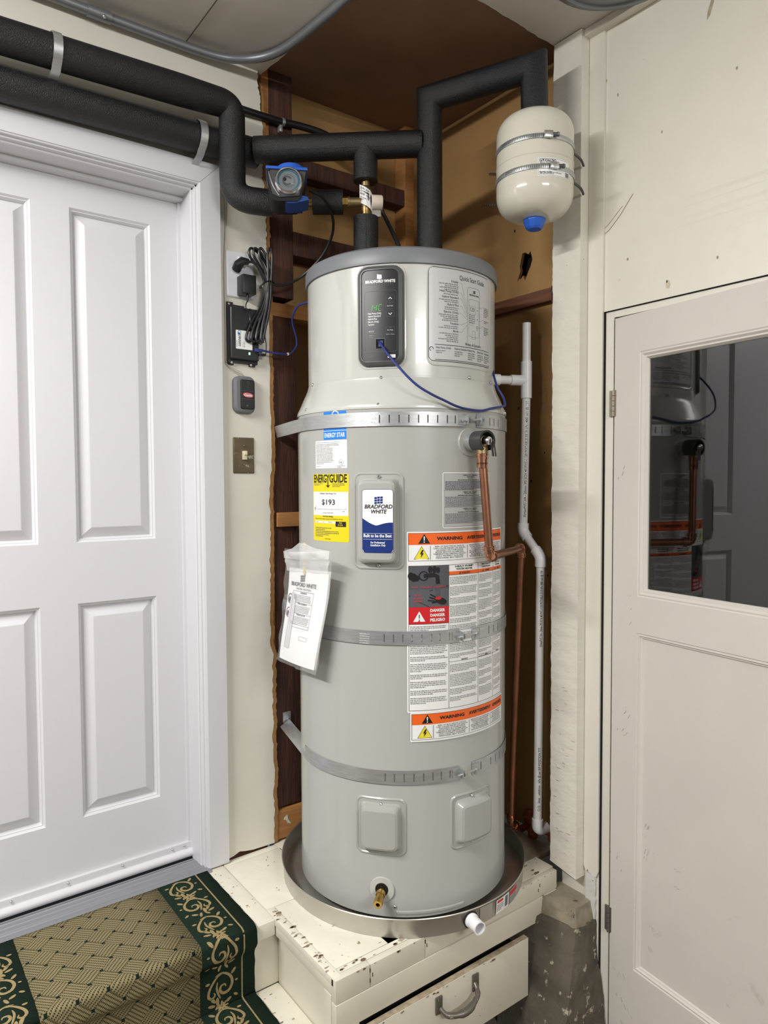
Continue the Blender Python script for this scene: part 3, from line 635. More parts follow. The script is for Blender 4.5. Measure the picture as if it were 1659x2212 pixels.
def vine(pr,ub,s,v0,period,n):
    def sp(cx,cy,r,a0,turn,shr,t):
        P=[]
        for i in range(19):
            f=i/18; a=a0+turn*f; rr=r*(1-shr*f); P.append((ub+s*(cx+rr*math.cos(a)),cy+rr*math.sin(a)))
        pr.line(P,t,M_gold,1,True)
    for k in range(n):
        v=v0+k*period
        for (a_,b_) in ((v,1),(v+period/2,-1)):
            C_=lambda x:.047+b_*(x-.047)
            # hooked scroll with a curled tip
            for q in range(2):
                cx=C_(.070-.010*q); pass
            P=[(ub+s*C_(x),a_+y) for x,y in ((.030,.004),(.044,.000),(.060,.006),(.073,.020),(.076,.038),(.067,.053),(.052,.055),(.043,.045),(.046,.034),(.056,.033),(.059,.040))]
            pr.line(smooth([Vector((p[0],p[1],0)) for p in P],4),.0078,M_gold,1,True)
            P=[(ub+s*C_(x),a_+y) for x,y in ((.050,.002),(.036,.006),(.024,.018),(.014,.034),(.012,.050),(.021,.058),(.029,.052),(.026,.044))]
            pr.line(smooth([Vector((p[0],p[1],0)) for p in P],4),.0070,M_gold,1,True)
            P=[(ub+s*C_(x),a_+y) for x,y in ((.036,.020),(.034,.036),(.038,.052),(.044,.066))]
            pr.line(smooth([Vector((p[0],p[1],0)) for p in P],4),.0055,M_gold,1,True)
            for (x,y,l,w,r) in ((.024,.064,.011,.0042,.9),(.036,.072,.012,.0045,1.5),(.020,.078,.010,.004,.3),(.080,.006,.009,.004,-.8),(.086,.072,.007,.0035,.6),(.066,.078,.009,.004,-.5),(.010,.016,.006,.0035,0),(.088,.034,.004,.003,0),(.034,.088,.008,.0035,2.2),(.052,.086,.010,.0038,1.2)):
                pr.ell(ub+s*C_(x),a_+y,l,w,M_gold,1,r*s*b_)
        cxx,cyy=ub+s*.047,v+period*.5-.012
        for q in range(8):
            a=q*2*PI/8; pr.ell(cxx+.010*math.cos(a),cyy+.010*math.sin(a),.008,.0032,M_gold,2,a)
pr=Print(CM,.0002); vine(pr,.662,1,.010,.205,5); pr.rect(.7645,.004,.7685,cv[-1],M_gold); 
for u0,u1 in ((.764,.768),(.168,.172)):
    if u0<.3: continue
    vs=[];V=[cv[-1]*k/120 for k in range(121)]
    for v in V: vs+=[CM(u0,v,.0006),CM(u1,v,.0006)]
    pr.mb.add(vs,[(2*i,2*i+2,2*i+3,2*i+1) for i in range(120)],pr.mi(M_gold))
o_=pr.build('scroll_pattern',cr,label='gold scrolls and flowers woven in the right green border')
pr=Print(CM,.0002); vine(pr,.274,-1,.05,.205,4); o_=pr.build('scroll_pattern',cr,label='gold scrolls and flowers woven in the left green border')

# --- concrete pier under the wall corner
def rough(b,c,n,amp,seed,mi=0):
    from mathutils import noise
    fs=[(0,1,5,4),(1,2,6,5),(2,3,7,6),(3,0,4,7),(4,5,6,7)]
    for f in fs:
        P=[Vector(c[i]) for i in f]; vs=[]
        for j in range(n+1):
            for i in range(n+1):
                p=P[0].lerp(P[1],i/n).lerp(P[3].lerp(P[2],i/n),j/n); p=p+Vector((noise.noise(p*14+Vector((seed,0,0))),noise.noise(p*14+Vector((0,seed,5))),noise.noise(p*14+Vector((3,1,seed)))))*amp+Vector((noise.noise(p*60),noise.noise(p*55+Vector((4,4,4))),0))*amp*.4; vs.append(p)
        b.add(vs,[(j*(n+1)+i,j*(n+1)+i+1,(j+1)*(n+1)+i+1,(j+1)*(n+1)+i) for j in range(n) for i in range(n)],mi)
cp=thing('concrete_pier','rough grey concrete foundation pier between the platform and the right door','pier')
b=MB(); rough(b,[(1.495,1.20,0),(1.69,1.20,0),(1.69,1.42,0),(1.47,1.42,0),(1.612,1.245,.322),(1.688,1.238,.322),(1.688,1.39,.322),(1.545,1.39,.322)],24,.007,2); b.build('pier_block',M_conc,cp,ang=25)
b=MB(); rough(b,[(1.607,1.243,.318),(1.690,1.240,.318),(1.690,1.375,.318),(1.575,1.375,.318),(1.612,1.25,.372),(1.690,1.25,.372),(1.690,1.37,.372),(1.585,1.37,.372)],10,.005,9); b.build('broken_cap',mat('dusty_concrete',L(140,131,113),.9,var=.3,vscale=14,bump=.005,bscale=30,specks=[(30,.64,L(90,76,60))]),cp,ang=60)
tag_=None
# ================================================================ WATER HEATER
wh=thing('water_heater','tall grey hybrid water heater standing in a metal pan','water heater')
HO=(HC.x,HC.y,0)
b=MB(); b.lathe([(.300,.448),(.3085,.452),(.3085,.497),(.3075,.499),(.3075,1.776),(.3075,1.790)],96,0,HO); b.lathe([(.0,.448),(.300,.448)],96,0,HO); b.build('tank_jacket',M_heater,wh)
b=MB(); b.lathe([(.3092,1.7885),(.3095,1.796),(.307,1.803),(.300,1.817),(.291,1.838),(.283,1.855),(.2785,1.866),(.2775,1.872)],96,0,HO); b.build('shoulder_ring',M_heater2,wh)
b=MB(); b.lathe([(.2765,1.868),(.2765,1.8755),(.2755,1.8765),(.2755,2.172)],96,0,HO); b.build('upper_shroud',M_heater2,wh)
b=MB(); b.lathe([(.2755,2.166),(.2815,2.164),(.2822,2.168),(.2822,2.196),(.279,2.203),(.272,2.206),(.266,2.2105),(.20,2.216),(.0001,2.218)],96,0,HO); b.build('lid',M_lid,wh)
def hscrew(px,py,R,r=.004):
    p=onH(px,py,R); n=Vector((p.x-HC.x,p.y-HC.y,0)).normalized(); return screw(wh,p,n,r,M_chrome)
for q in ((823,816,.2765),(1014,816,.2765),(817,874,.305),(662,886,.306),(1059,828,.277),(676,832,.277),(818,1030,.313),(818,1221,.313),(823,1737,.311),(822,1834,.311),(1019,1718,.311),(1019,1815,.311),(853,1958,.3085),(1090,893,.309)): hscrew(*q)
hm=hmap(.3075)
def hrect(x0,y0,x1,y1,R):
    u0,v1=hu(x0,(y0),R); u1,v0=hu(x1,y1,R); return u0,v0,u1,v1
# embossed element covers
def cover(px0,py0,px1,py1,ins,hin,name,zc=None):
    xm=(px0+px1)/2; u0=hu(px0,(py0+py1)/2,.3075)[0]; u1=hu(px1,(py0+py1)/2,.3075)[0]
    v1=hu(xm,py0,.3075)[1]; v0=hu(xm,py1,.3075)[1]
    b=MB(); pillow(b,hm,u0,v0,u1,v1,[(0,-.001,.02),(.001,.0015,.02),(.0035,.0032,.018),(.006,.0032,.016),(.008,.0015,.014),(ins-.003,.0018,.012),(ins,.006,.014),(ins+.002,hin*.5,.014),(ins+.006,hin*.88,.013),(ins+.012,hin,.009)],nm=8)
    return b.build(name,M_heater,wh,ang=60),(u0,v0,u1,v1)
cv1,r1=cover(764,1019,874,1231,.018,.030,'element_cover')
cv2,r2=cover(769,1722,879,1848,.018,.024,'element_cover')
cv3,r3=cover(972,1708,1058,1826,.018,.024,'element_cover')
b=MB(); fm=hmap(.3075)
# faint service outlines pressed in the jacket
# brand plate on the main cover
fp=hmap(.3075+.0305); u0,v1=hu(782,1057,.338); u1,v0=hu(850,1195,.338)
pr=Print(fp); W=u1-u0; Hh=v1-v0
pr.rrect(u0,v0,u1,v1,.008,I_n,0); pr.rrect(u0+.001,v0+.001,u1-.001,v1-.001,.007,I_w,1)
n=22; vs=[]
for i in range(n+1):
    u=u0+.0012+(W-.0024)*i/n; t=i/n
    vt=v0+Hh*(.545-.12*math.sin(min(1,t*1.7)*PI*.5)-.0+.055*max(0,math.sin((t-.45)*PI)) )
    e=min(t,1-t)*W; rr=.0075; vb=v0+.0012+(rr-math.sqrt(max(0,rr*rr-(rr-min(rr,e))**2)))
    vs+=[fp(u,vb,pr.h(2)),fp(u,vt,pr.h(2))]
pr.mb.add(vs,[(2*i,2*i+2,2*i+3,2*i+1) for i in range(n)],pr.mi(I_n))
uc=(u0+u1)/2
def flag(pr,uc,vc,s,m,gap,l=3):
    for c_ in range(3):
        for r_ in range(3):
            x=uc+(c_-1)*s*.36; y=vc+(1-r_)*s*.30-abs(c_-1)*s*.02+(c_-1)*s*.03; w_=s*.15; h_=s*.12
            pr.poly([(x-w_,y-h_),(x+w_,y-h_+s*.03),(x+w_+s*.01,y+h_+s*.02),(x-w_+s*.01,y+h_)],m,l)
flag(pr,uc+.003,v0+Hh*.83,.021,I_n,0)
pr.text('BRADFORD',uc+.002,v0+Hh*.700,.0142,I_k,3,'C',.02,fit=W*.88,slant=.2,res=3); pr.text('WHITE',uc+.002,v0+Hh*.622,.0142,I_k,3,'C',.02,fit=W*.50,slant=.2,res=3); pr.text("'",uc+W*.31,v0+Hh*.65,.008,I_dg,3,'C')
pr.rect(u0+W*.04,v0+Hh*.305,u1-W*.04,v0+Hh*.309,I_w,3); pr.rect(u0+W*.04,v0+Hh*.215,u1-W*.04,v0+Hh*.219,I_w,3)
pr.text('Built to be the Best',uc,v0+Hh*.248,.0115,I_w,3,'C',.024,fit=W*.9)
pr.text('For Professional',uc,v0+Hh*.15,.0075,I_w,3,'C',.02,fit=W*.45,slant=.2); pr.text('Installation Only',uc+.001,v0+Hh*.108,.0075,I_w,3,'C',.02,fit=W*.48,slant=.2)
pr.build('brand_plate',cv1,label='white and navy brand plate reading Bradford White, Built to be the Best')
# energy star
u0,v0,u1,v1=hrect(699,886,747,949,.3075); u1=hu(748,917,.3075)[0]; v1=1.787;v0=1.713
pr=Print(hm); W=u1-u0; pr.rrect(u0,v0,u1,v1,.002,I_b,0); pr.rect(u0,v0+.0225,u1,v0+.0235,I_w)
pr.text('ENERGY STAR',(u0+u1)/2,v0+.006,.0165,I_w,1,'C',.018,fit=W*.90)
pr.ring(u0+W*.55,v0+.0635,.010,.0125,I_w,1,16,.2,2.9); pr.line([(u0+W*.28,v0+.050),(u0+W*.36,v0+.034),(u0+W*.42,v0+.044),(u0+W*.46,v0+.038)],.0022,I_w,1)
for k in range(3): pr.ell(u0+W*(.5+.1*k),v0+.033+.001*k,.0022,.003,I_w,1)
pr.line([(u0+W*.70,v0+.044),(u0+W*.78,v0+.034),(u0+W*.86,v0+.046),(u0+W*.92,v0+.032)],.0022,I_w,1)
pr.build('energy_sticker',wh,label='blue Energy Star sticker partly under the upper strap')
# rating plate
u0,v1=hu(682,953,.3075); u1,v0=hu(750,1013,.3075); v1=1.711; v0=1.637; W=u1-u0
pr=Print(hm); pr.rect(u0,v0,u1,v1,I_w,0); y=v1-.003
pr.text('BRADFORD WHITE CORPORATION  www.bradfordwhite.com',u0+.004,y-.003,.0034,I_dg,2,fit=W*.8); pr.words(u0+.004,u1-.02,y-.004,3,.0036,I_dg); 
pr.words(u0+.004,u0+W*.62,y-.015,12,.0037,I_dg,last=.5); pr.text('UL',u0+W*.84,v0+.013,.006,I_dg,2,'C',.01); pr.ring(u0+W*.84,v0+.0155,.0065,.0072,I_dg)
pr.words(u0+W*.72,u0+W*.95,v0+.008,2,.0034,I_dg); pr.words(u0+.004,u0+W*.3,v0+.008,1,.0034,I_dg)
pr.build('rating_label',wh,label='small white rating plate label')
# energy guide
u0,v1=hu(677,1027,.3075); u1=hu(754,1100,.3075)[0]; v1=1.622; v0=1.441; W=u1-u0; Hh=v1-v0; uc=(u0+u1)/2
pr=Print(hm); pr.rrect(u0,v0,u1,v1,.005,I_y,0)
pr.text('ENERG',u0+W*.03,v0+Hh*.875,.030,I_k,1,'L',.03,fit=W*.41,res=3); pr.text('GUIDE',u0+W*.52,v0+Hh*.875,.030,I_k,1,'L',.03,fit=W*.44,res=3); pr.text('Y',uc-W*.02,v0+Hh*.875,.030,I_k,1,'C',.03,fit=W*.09)
pr.rect(uc-W*.035,v0+Hh*.81,uc-W*.01,v0+Hh*.93,I_k); pr.poly([(uc-W*.09,v0+Hh*.84),(uc-W*.022,v0+Hh*.795),(uc+W*.045,v0+Hh*.84),(uc-W*.022,v0+Hh*.825)],I_k,2)
pr.words(u0+.005,u0+W*.35,v0+Hh*.868,2,.0036,I_dg); pr.words(u0+W*.6,u0+W*.92,v0+Hh*.868,3,.0036,I_dg); pr.words(u0+.005,u0+W*.15,v1-.002,1,.003,I_dg);pr.words(u0+W*.32,u0+W*.95,v1-.002,1,.003,I_dg)
pr.rect(u0+.002,v0+Hh*.385,u1-.002,v0+Hh*.735,I_w,1); pr.text('Estimated Yearly Energy Cost',uc-W*.03,v0+Hh*.70,.006,I_k,2,'C',.01,fit=W*.46); pr.text('$193',uc-W*.02,v0+Hh*.545,.020,I_k,2,'C',.016,fit=W*.37,res=3)
pr.rect(u0+W*.06,v0+Hh*.475,u1-W*.07,v0+Hh*.479,I_lg,2)
for k in range(6): x=u0+W*(.06+.174*k); pr.rect(x,v0+Hh*.468,x+.0006,v0+Hh*.486,I_lg,3)
pr.rect(u1-W*.07,v0+Hh*.475,u1-W*.065,v0+Hh*.52,I_lg,2)
pr.ell(u0+W*.07,v0+Hh*.49,.0018,.0018,I_k,2); pr.text('$',u0+W*.09,v0+Hh*.505,.005,I_k,2); pr.text('$171',u0+W*.05,v0+Hh*.45,.004,I_k,2); pr.text('$706',u1-W*.15,v0+Hh*.44,.004,I_k,2); pr.text('Cost Range of Similar Models',uc-W*.03,v0+Hh*.415,.0048,I_k,2,'C',fit=W*.30)
pr.text('First Hour Rating',uc-W*.03,v0+Hh*.36,.0062,I_k,2,'C',.01,fit=W*.28); pr.text('(How much hot water you get in the first hour of use)',uc-W*.03,v0+Hh*.325,.005,I_k,2,'C',fit=W*.78)
pr.rect(u0+W*.06,v0+Hh*.27,u0+W*.70,v0+Hh*.30,I_w,1)
for k in range(4): x=u0+W*(.06+.2133*k); pr.rect(x,v0+Hh*.27,x+.0005,v0+Hh*.30,I_k,2) if k<4 else 0
pr.text('V.Small',u0+W*.09,v0+Hh*.28,.004,I_k,2); pr.text('Low',u0+W*.32,v0+Hh*.28,.004,I_k,2); pr.text('Medium',u0+W*.5,v0+Hh*.28,.004,I_k,2)
pr.rect(u0+W*.68,v0+Hh*.225,u0+W*.93,v0+Hh*.30,I_k,3); pr.text('High',u0+W*.805,v0+Hh*.272,.0055,I_y,4,'C',.01); pr.text('75 GAL',u0+W*.805,v0+Hh*.238,.0055,I_y,4,'C',.01)
pr.words(u0+W*.08,u0+W*.6,v0+Hh*.215,2,.0046,I_dg); pr.words(u0+W*.08,u0+W*.78,v0+Hh*.165,3,.0046,I_dg); pr.words(u0+W*.08,u0+W*.5,v0+Hh*.09,1,.0046,I_dg); pr.text('ftc.gov/energy',uc-W*.04,v0+Hh*.03,.005,I_k,2,'C',fit=W*.16)
pr.build('energy_guide_label',wh,label='yellow EnergyGuide label showing 193 dollars')
# temperature and pressure relief label
u0,v1=hu(956,1050,.3075); u1=hu(1056,1080,.3075)[0]; v1=1.624; v0=1.479; W=u1-u0; Hh=v1-v0; uc=(u0+u1)/2
pr=Print(hm); pr.rrect(u0,v0,u1,v1,.004,I_w,0); pr.frame(u0+.0025,v0+.0025,u1-.0025,v1-.0025,.0008,I_lg,1); pr.rrect(u0+.0035,v0+.0035,u1-.0035,v1-.0035,.001,I_sil,1)
yy=v1-.005
for blk,ttl in ((0,('TEMPERATURE - PRESSURE','RELIEF VALVE','CAUTION')),(1,('TEMPERATURE - PRESSION','SOUPAPE DE SURETE',)),(2,('TEMPERATURA - PRESION','VALVULA DE ALIVIO'))):
    for t in ttl: yy-=.0038; pr.text(t,uc+.004,yy,.0042,I_k,2,'C',.012)
    yy-=.001; pr.words(u0+.02,u1-.02,yy,1,.0036,I_k,al='C',dens=.8); yy-=.0045
    nl=(7,8,8)[blk]; pr.words(u0+.007,u1-.006,yy,nl,.0034,I_lg if blk else I_db,dens=.75); yy-=nl*.0034+.002
    if blk<2: pr.rect(u0+.003,yy,u1-.003,yy+.0005,I_lg,2)
    yy-=.0015
pr.build('relief_valve_label',wh,label='silver label with relief valve text behind the copper pipe')
# big warning labels
def warn(pr,u0,v1,W,Hb,Ht,ncol):
    pr.rect(u0+.004,v1-.004-Hb,u0+W-.004,v1-.004,I_or,1); pr.frame(u0+.0035,v1-.004-Hb-Ht,u0+W-.0035,v1-.0035,.0008,I_k,2)
    x=u0+W*.135; y=v1-.004-Hb*.90; h=Hb*.84; pr.poly([(x-h*.62,y),(x+h*.62,y),(x,y+h)],I_k,2); pr.poly([(x-.0018,y+h*.70),(x-.001,y+h*.30),(x+.001,y+h*.30),(x+.0018,y+h*.70),(x,y+h*.76)],I_w,3); pr.ell(x,y+h*.16,.0016,.0016,I_w,3)
    for t,a,bb in (('WARNING',.235,.46),('AVERTISSEMENT',.505,.775),('ADVERTENCIA',.80,.972)):
        pr.text(t,u0+W*a,v1-.004-Hb*.62,.0118,I_k,2,'L',.04,fit=W*(bb-a),res=3)
    x=u0+W*.115; y=v1-.004-Hb-Ht*.90; h=Ht*.82; pr.poly([(x-h*.60,y),(x+h*.60,y),(x,y+h)],I_k,1); pr.poly([(x-h*.55,y+.001),(x+h*.55,y+.001),(x,y+h-.0018)],I_yb,2)
    pr.poly([(x+.001,y+h*.72),(x-.005,y+h*.38),(x-.0005,y+h*.42),(x-.003,y+h*.12),(x+.0055,y+h*.48),(x+.001,y+h*.46),(x+.005,y+h*.70)],I_k,3)
    tx=(('RISK OF ELECTRICAL SHOCK.','CAN CAUSE INJURY OR DEATH.','DISCONNECT ALL POWER SUPPLIES','BEFORE SERVICING OR REMOVING.','TEMPERATURE LIMITING DEVICE.','ONLY PROPERLY QUALIFIED','PERSONNEL MAY SERVICE.'),
        ('RISQUE DE CHOC ELECTRIQUE','POUVANT CAUSER DES BLESSURES','OU LA MORT. DEBRANCHER TOUTES','LES ALIMENTATIONS AVANT','ENTRETIEN OU ENLEVEMENT.','SEUL UN PERSONNEL QUALIFIE','PEUT EFFECTUER L\'ENTRETIEN.'),
        ('RIESGO DE DESCARGA ELECTRICA','PUEDE CAUSAR LESIONES O LA','MUERTE. DESCONECTE TODA LA','ENERGIA ANTES DE DAR SERVICIO','O QUITAR EL DISPOSITIVO.','SOLO PERSONAL CALIFICADO','PUEDE DAR SERVICIO.'))
    cols=((.20,.50),(.52,.76),(.78,.965)); sz=Ht/8.4
    for q in range(3):
        a,bb=cols[q]; 
        for k,t in enumerate(tx[q]): pr.text(t,u0+W*(a+bb)/2,v1-.004-Hb-sz*(k+1.35),sz*1.02,I_lg,2,'C',.012,fit=W*(bb-a)*(.86+.1*math.sin(k*2+q)))
        if q<2: pr.rect(u0+W*(bb+.008),v1-.004-Hb-Ht*.92,u0+W*(bb+.011),v1-.004-Hb-Ht*.08,I_k,2)
    pr.rect(u0+W*.182,v1-.004-Hb-Ht*.92,u0+W*.185,v1-.004-Hb-Ht*.08,I_k,2)
u0=hu(879,1300,.3075)[0]; u1=hu(1081,1300,.3075)[0]; v1=1.471; v0=.998; W=u1-u0; Hh=v1-v0
pr=Print(hm); pr.rrect(u0,v0,u1,v1,.003,I_w,0); warn(pr,u0,v1,W,.030,.042,3)
top=v1-.088; cw=[0,.255,.505,.725,1.0]; xs=[u0+.004+(W-.008)*c for c in (0,.335,.625,.835,1)]
xs=[u0+.004,u0+W*.335,u0+W*.625,u0+W*.83,u1-.004]
pr.frame(xs[0],v0+.005,xs[4],top,.0009,I_k,2)
for x in xs[1:4]: pr.rect(x,v0+.005,x+.0009,top,I_k,2)
# picture panel: tap and burnt hand, danger strip
px0,px1=xs[0]+.0009,xs[1]; pt=top-.0009; pb=top-.108
pr.rect(px0,pb,px1,pt,I_dg,2); pr.rect(px0,pb,px1,pb+.045,mat('ink_mid_grey',L(88,90,96),.4),3); ww=px1-px0
pr.ell(px0+ww*.12,pt-.030,.009,.011,I_k,4); pr.ell(px0+ww*.05,pt-.026,.008,.010,I_k,4); pr.ell(px0+ww*.20,pt-.032,.006,.008,I_k,4); pr.ring(px0+ww*.36,pt-.026,.010,.013,I_k,4)
pr.line([(px0+ww*.36,pt-.026),(px0+ww*.60,pt-.024),(px0+ww*.70,pt-.028),(px0+ww*.72,pt-.048)],.011,I_k,4); pr.ell(px0+ww*.52,pt-.010,.006,.009,I_k,4); pr.ell(px0+ww*.63,pt-.010,.006,.010,I_k,4); pr.ell(px0+ww*.72,pt-.012,.005,.008,I_k,4)
pr.rect(px0+ww*.66,pt-.080,px0+ww*.77,pt-.048,I_dg,4); pr.line([(px0,pt-.078),(px0+ww*.95,pt-.055)],.0018,I_k,5); pr.line([(px0+ww*.5,pt-.066),(px1,pt-.053)],.0012,I_k,5); pr.line([(px0+ww*.2,pt-.092),(px0+ww*.5,pb)],.0012,I_k,5)
pr.line([(px0+ww*.50,pt-.082),(px0+ww*.66,pt-.088)],.004,I_k,5,True);pr.line([(px0+ww*.52,pt-.074),(px0+ww*.68,pt-.084)],.004,I_k,5,True);pr.line([(px0+ww*.46,pt-.090),(px0+ww*.66,pt-.093)],.004,I_k,5,True);pr.line([(px0+ww*.56,pt-.097),(px0+ww*.75,pt-.094)],.004,I_k,5,True)
pr.ell(px0+ww*.80,pt-.093,.016,.009,I_k,5,-.3); pr.ell(px0+ww*.72,pt-.085,.009,.004,I_r,6); pr.text('HOT  CHAUDE  CALIENTE',px0+ww*.5,pt-.057,.006,I_pink,6,'C',.01,fit=ww*.85)
pr.text('BURN',px0+ww*.22,pt-.078,.006,I_pink,6,'C',.01); pr.text('BRULURE',px0+ww*.22,pt-.086,.006,I_pink,6,'C',.01); pr.text('QUEMA',px0+ww*.22,pt-.094,.006,I_pink,6,'C',.01)
db=pb-.044; pr.rect(px0,db,px1,pb,I_r,2); x=px0+ww*.25; y=db+.006; h=.032; pr.poly([(x-h*.5,y),(x+h*.5,y),(x,y+h*.85)],I_w,3); pr.rect(x-.001,y+.009,x+.001,y+.019,I_k,4); pr.ell(x,y+.005,.0013,.0013,I_k,4)
for k,t in enumerate(('DANGER','DANGER','PELIGRO')): pr.text(t,px0+ww*.52,pb-.013-.0125*k,.0105,I_w,3,'L',.04,fit=ww*.38)
pr.rect(px0,db-.0009,px1,db,I_k,3)
heads=(('HEAT PUMP','WATER HEATER'),('POMPE A CHALEUR POUR','CHAUFFE-EAU'),('CALENTADOR DE AGUA','CON BOMBA'))
for q in range(3):
    a,bb=xs[q+1]+.001,xs[q+2]; c=(a+bb)/2; dz=0
    pr.text(heads[q][0],c,top-.0075,.0062,I_k,3,'C',.03,fit=(bb-a)*.62); pr.text(heads[q][1],c,top-.0145,.0062,I_k,3,'C',.03,fit=(bb-a)*.55)
    pr.rect(a,top-.0265,bb,top-.018,I_or,3); pr.rect(a,top-.0275,bb,top-.0265,I_k,3); pr.poly([(c-.018,top-.0255),(c-.012,top-.0255),(c-.015,top-.0195)],I_k,4); pr.text(('WARNING','AVERTISSEMENT','ADVERTENCIA')[q],c+.004,top-.0248,.0055,I_k,4,'C',.03,fit=(bb-a)*.3)
    y=top-.031; rn=random.Random(40+q)
    while y>v0+.135:
        nl=min(rn.choice((2,3,4,5,6,7,8)),int((y-v0-.125)/.0042))
        if nl<1:break
        pr.words(a+.003,bb-.003,y,nl,.0042,I_lg,last=rn.uniform(.3,.9)); y-=nl*.0042+.0045
    pr.rect(a,v0+.128,bb,v0+.1288,I_k,3); pr.text(('NOTICE','AVIS','AVISO')[q],c,v0+.1295,.0055,I_k,3,'C',.03)
    y=v0+.122
    while y>v0+.03:
        nl=min(rn.choice((4,5,6,8)),int((y-v0-.02)/.0042))
        if nl<1:break
        pr.words(a+.003,bb-.003,y,nl,.0042,I_lg,last=rn.uniform(.3,.9)); y-=nl*.0042+.005
a,bb=px0,px1; y=db-.004; rn=random.Random(77)
while y>v0+.02:
    nl=min(rn.choice((2,3,3,4,5)),int((y-v0-.012)/.0046))
    if nl<1:break
    pr.words(a+.003,bb-.003,y,nl,.0046,I_dg,last=rn.uniform(.3,.9)); y-=nl*.0046+.005
    if abs(y-(v0+.17))<.012: pr.rect(a,y+.001,bb,y+.0018,I_k,3)
pr.build('warning_label',wh,label='large multi-column warning label with an orange heading and a tap picture')
u0=hu(886,1570,.3075)[0]; u1=hu(1081,1540,.3075)[0]; v1=.9985; v0=.921; W=u1-u0
pr=Print(hm); pr.rrect(u0,v0,u1,v1,.003,I_w,5); pr.base=pr.H*6; warn(pr,u0,v1,W,.028,.040,3); pr.build('lower_warning_label',wh,label='orange warning strip label below the large label')
# quick start guide on the shroud
hs=hmap(.2755); u0=hu(925,680,.2755)[0]; u1=hu(1056,690,.2755)[0]; v1=2.158; v0=1.915; W=u1-u0; Hh=v1-v0
b=MB(); pillow(b,hs,u0-.006,v0-.012,u1+.006,v1+.006,[(0,-.001,.022),(.0006,.0014,.022),(.003,.0022,.020),(.0055,.0014,.018),(.006,.0004,.017)],nm=10,cap=False); b.build('guide_recess',M_heater2,wh,ang=60)
I_gd=mat('guide_film',L(196,197,198),.3)
pr=Print(hs,.0003); pr.rrect(u0,v0,u1,v1,.014,I_k,0); pr.rrect(u0+.0014,v0+.0014,u1-.0014,v1-.0014,.0128,I_gd,1)
P_=lambda fx,fy:(u0+W*fx,v1-Hh*fy)
pr.text('Quick Start Guide',*P_(.62,.105),.017,I_dg,2,'C',.012,fit=W*.44,res=3)
items=[('Display',.125,4),('Heat Pump (Only)',.235,1),('Hybrid Standard',.295,2),('Hybrid Plus',.375,2),('Electric (Only)',.455,4),('Vacation',.575,2),('Mode',.655,5)]
for t,fy,nl in items:
    p=P_(.385,fy+.02); pr.text(t,p[0],p[1],.0078,I_dg,2,'R',.014); rn=random.Random(int(fy*1000))
    for k in range(nl):
        ww_=W*rn.uniform(.16,.27); pr.words(p[0]-ww_,p[0],p[1]-.0045-.0050*k+.003,1,.0050,I_lg,last=1)
    q=P_(.40,fy+.01); r=P_(.515,.40+.03*items.index((t,fy,nl))); m_=P_(.43,fy+.012); pr.line([q,m_,r],.0006,I_lg,2)
a_,b_=P_(.52,.80),P_(.745,.16); pr.frame(a_[0],a_[1],b_[0],b_[1],.0007,I_lg,2,.010)
flag(pr,P_(.64,.205)[0],P_(.64,.205)[1],.009,I_k,0,2); pr.text('BRADFORD WHITE',*P_(.64,.25),.0062,I_k,2,'C',.02,fit=W*.17)
a_,b_=P_(.545,.70),P_(.73,.29); pr.frame(a_[0],a_[1],b_[0],b_[1],.0006,I_lg,2,.004); pr.text('120',*P_(.605,.42),.016,I_dg,2,'C',fit=W*.075); pr.frame(*P_(.545,.445),*P_(.665,.36),.0005,I_lg,2)
for k in range(5): pr.words(P_(.55,0)[0],P_(.66,0)[0],P_(0,.447+.021*k)[1],1,.0042,I_lg,last=.95)
pr.poly([P_(.69,.40),P_(.71,.40),P_(.70,.385)],I_dg,2); pr.poly([P_(.69,.49),P_(.71,.49),P_(.70,.505)],I_dg,2); pr.frame(*P_(.56,.57),*P_(.61,.54),.0005,I_lg,2,.002); pr.frame(*P_(.60,.72),*P_(.66,.63),.0006,I_lg,2); pr.words(P_(.68,0)[0],P_(.72,0)[0],P_(0,.56)[1],3,.0045,I_lg)
for fy,nl in ((.33,6),(.475,2),(.55,5)):
    q=P_(.84,fy); pr.words(q[0],P_(.96,0)[0],q[1],nl,.0046,I_lg); pr.line([P_(.73,fy+.03),P_(.77,fy+.03),P_(.83,fy)],.0006,I_lg,2)
pr.text('Modes of Operation',*P_(.63,.80),.0095,I_dg,2,'C',.014,fit=W*.28)
pr.rect(*P_(.08,.825),*P_(.965,.819),I_k,2); pr.rect(*P_(.08,.985),*P_(.965,.979),I_k,2); pr.ring(*P_(.035,.87),.004,.0058,I_k,2,16,-.3,4.6)
for fx,t,nl in ((.09,'Heat Pump (Only)',2),(.33,'Hybrid Standard',3),(.53,'Hybrid Plus',4),(.70,'Electric (Only)',4),(.85,'Vacation',4)):
    p=P_(fx,.862); pr.text(t,p[0],p[1],.0070,I_dg,2,'L',.014,fit=W*(.19 if nl<4 else .12)); pr.words(p[0],p[0]+W*.13,p[1]-.002,nl,.0052,I_lg)
pr.build('quick_start_guide',wh,label='grey Quick Start Guide sticker with a black outline')
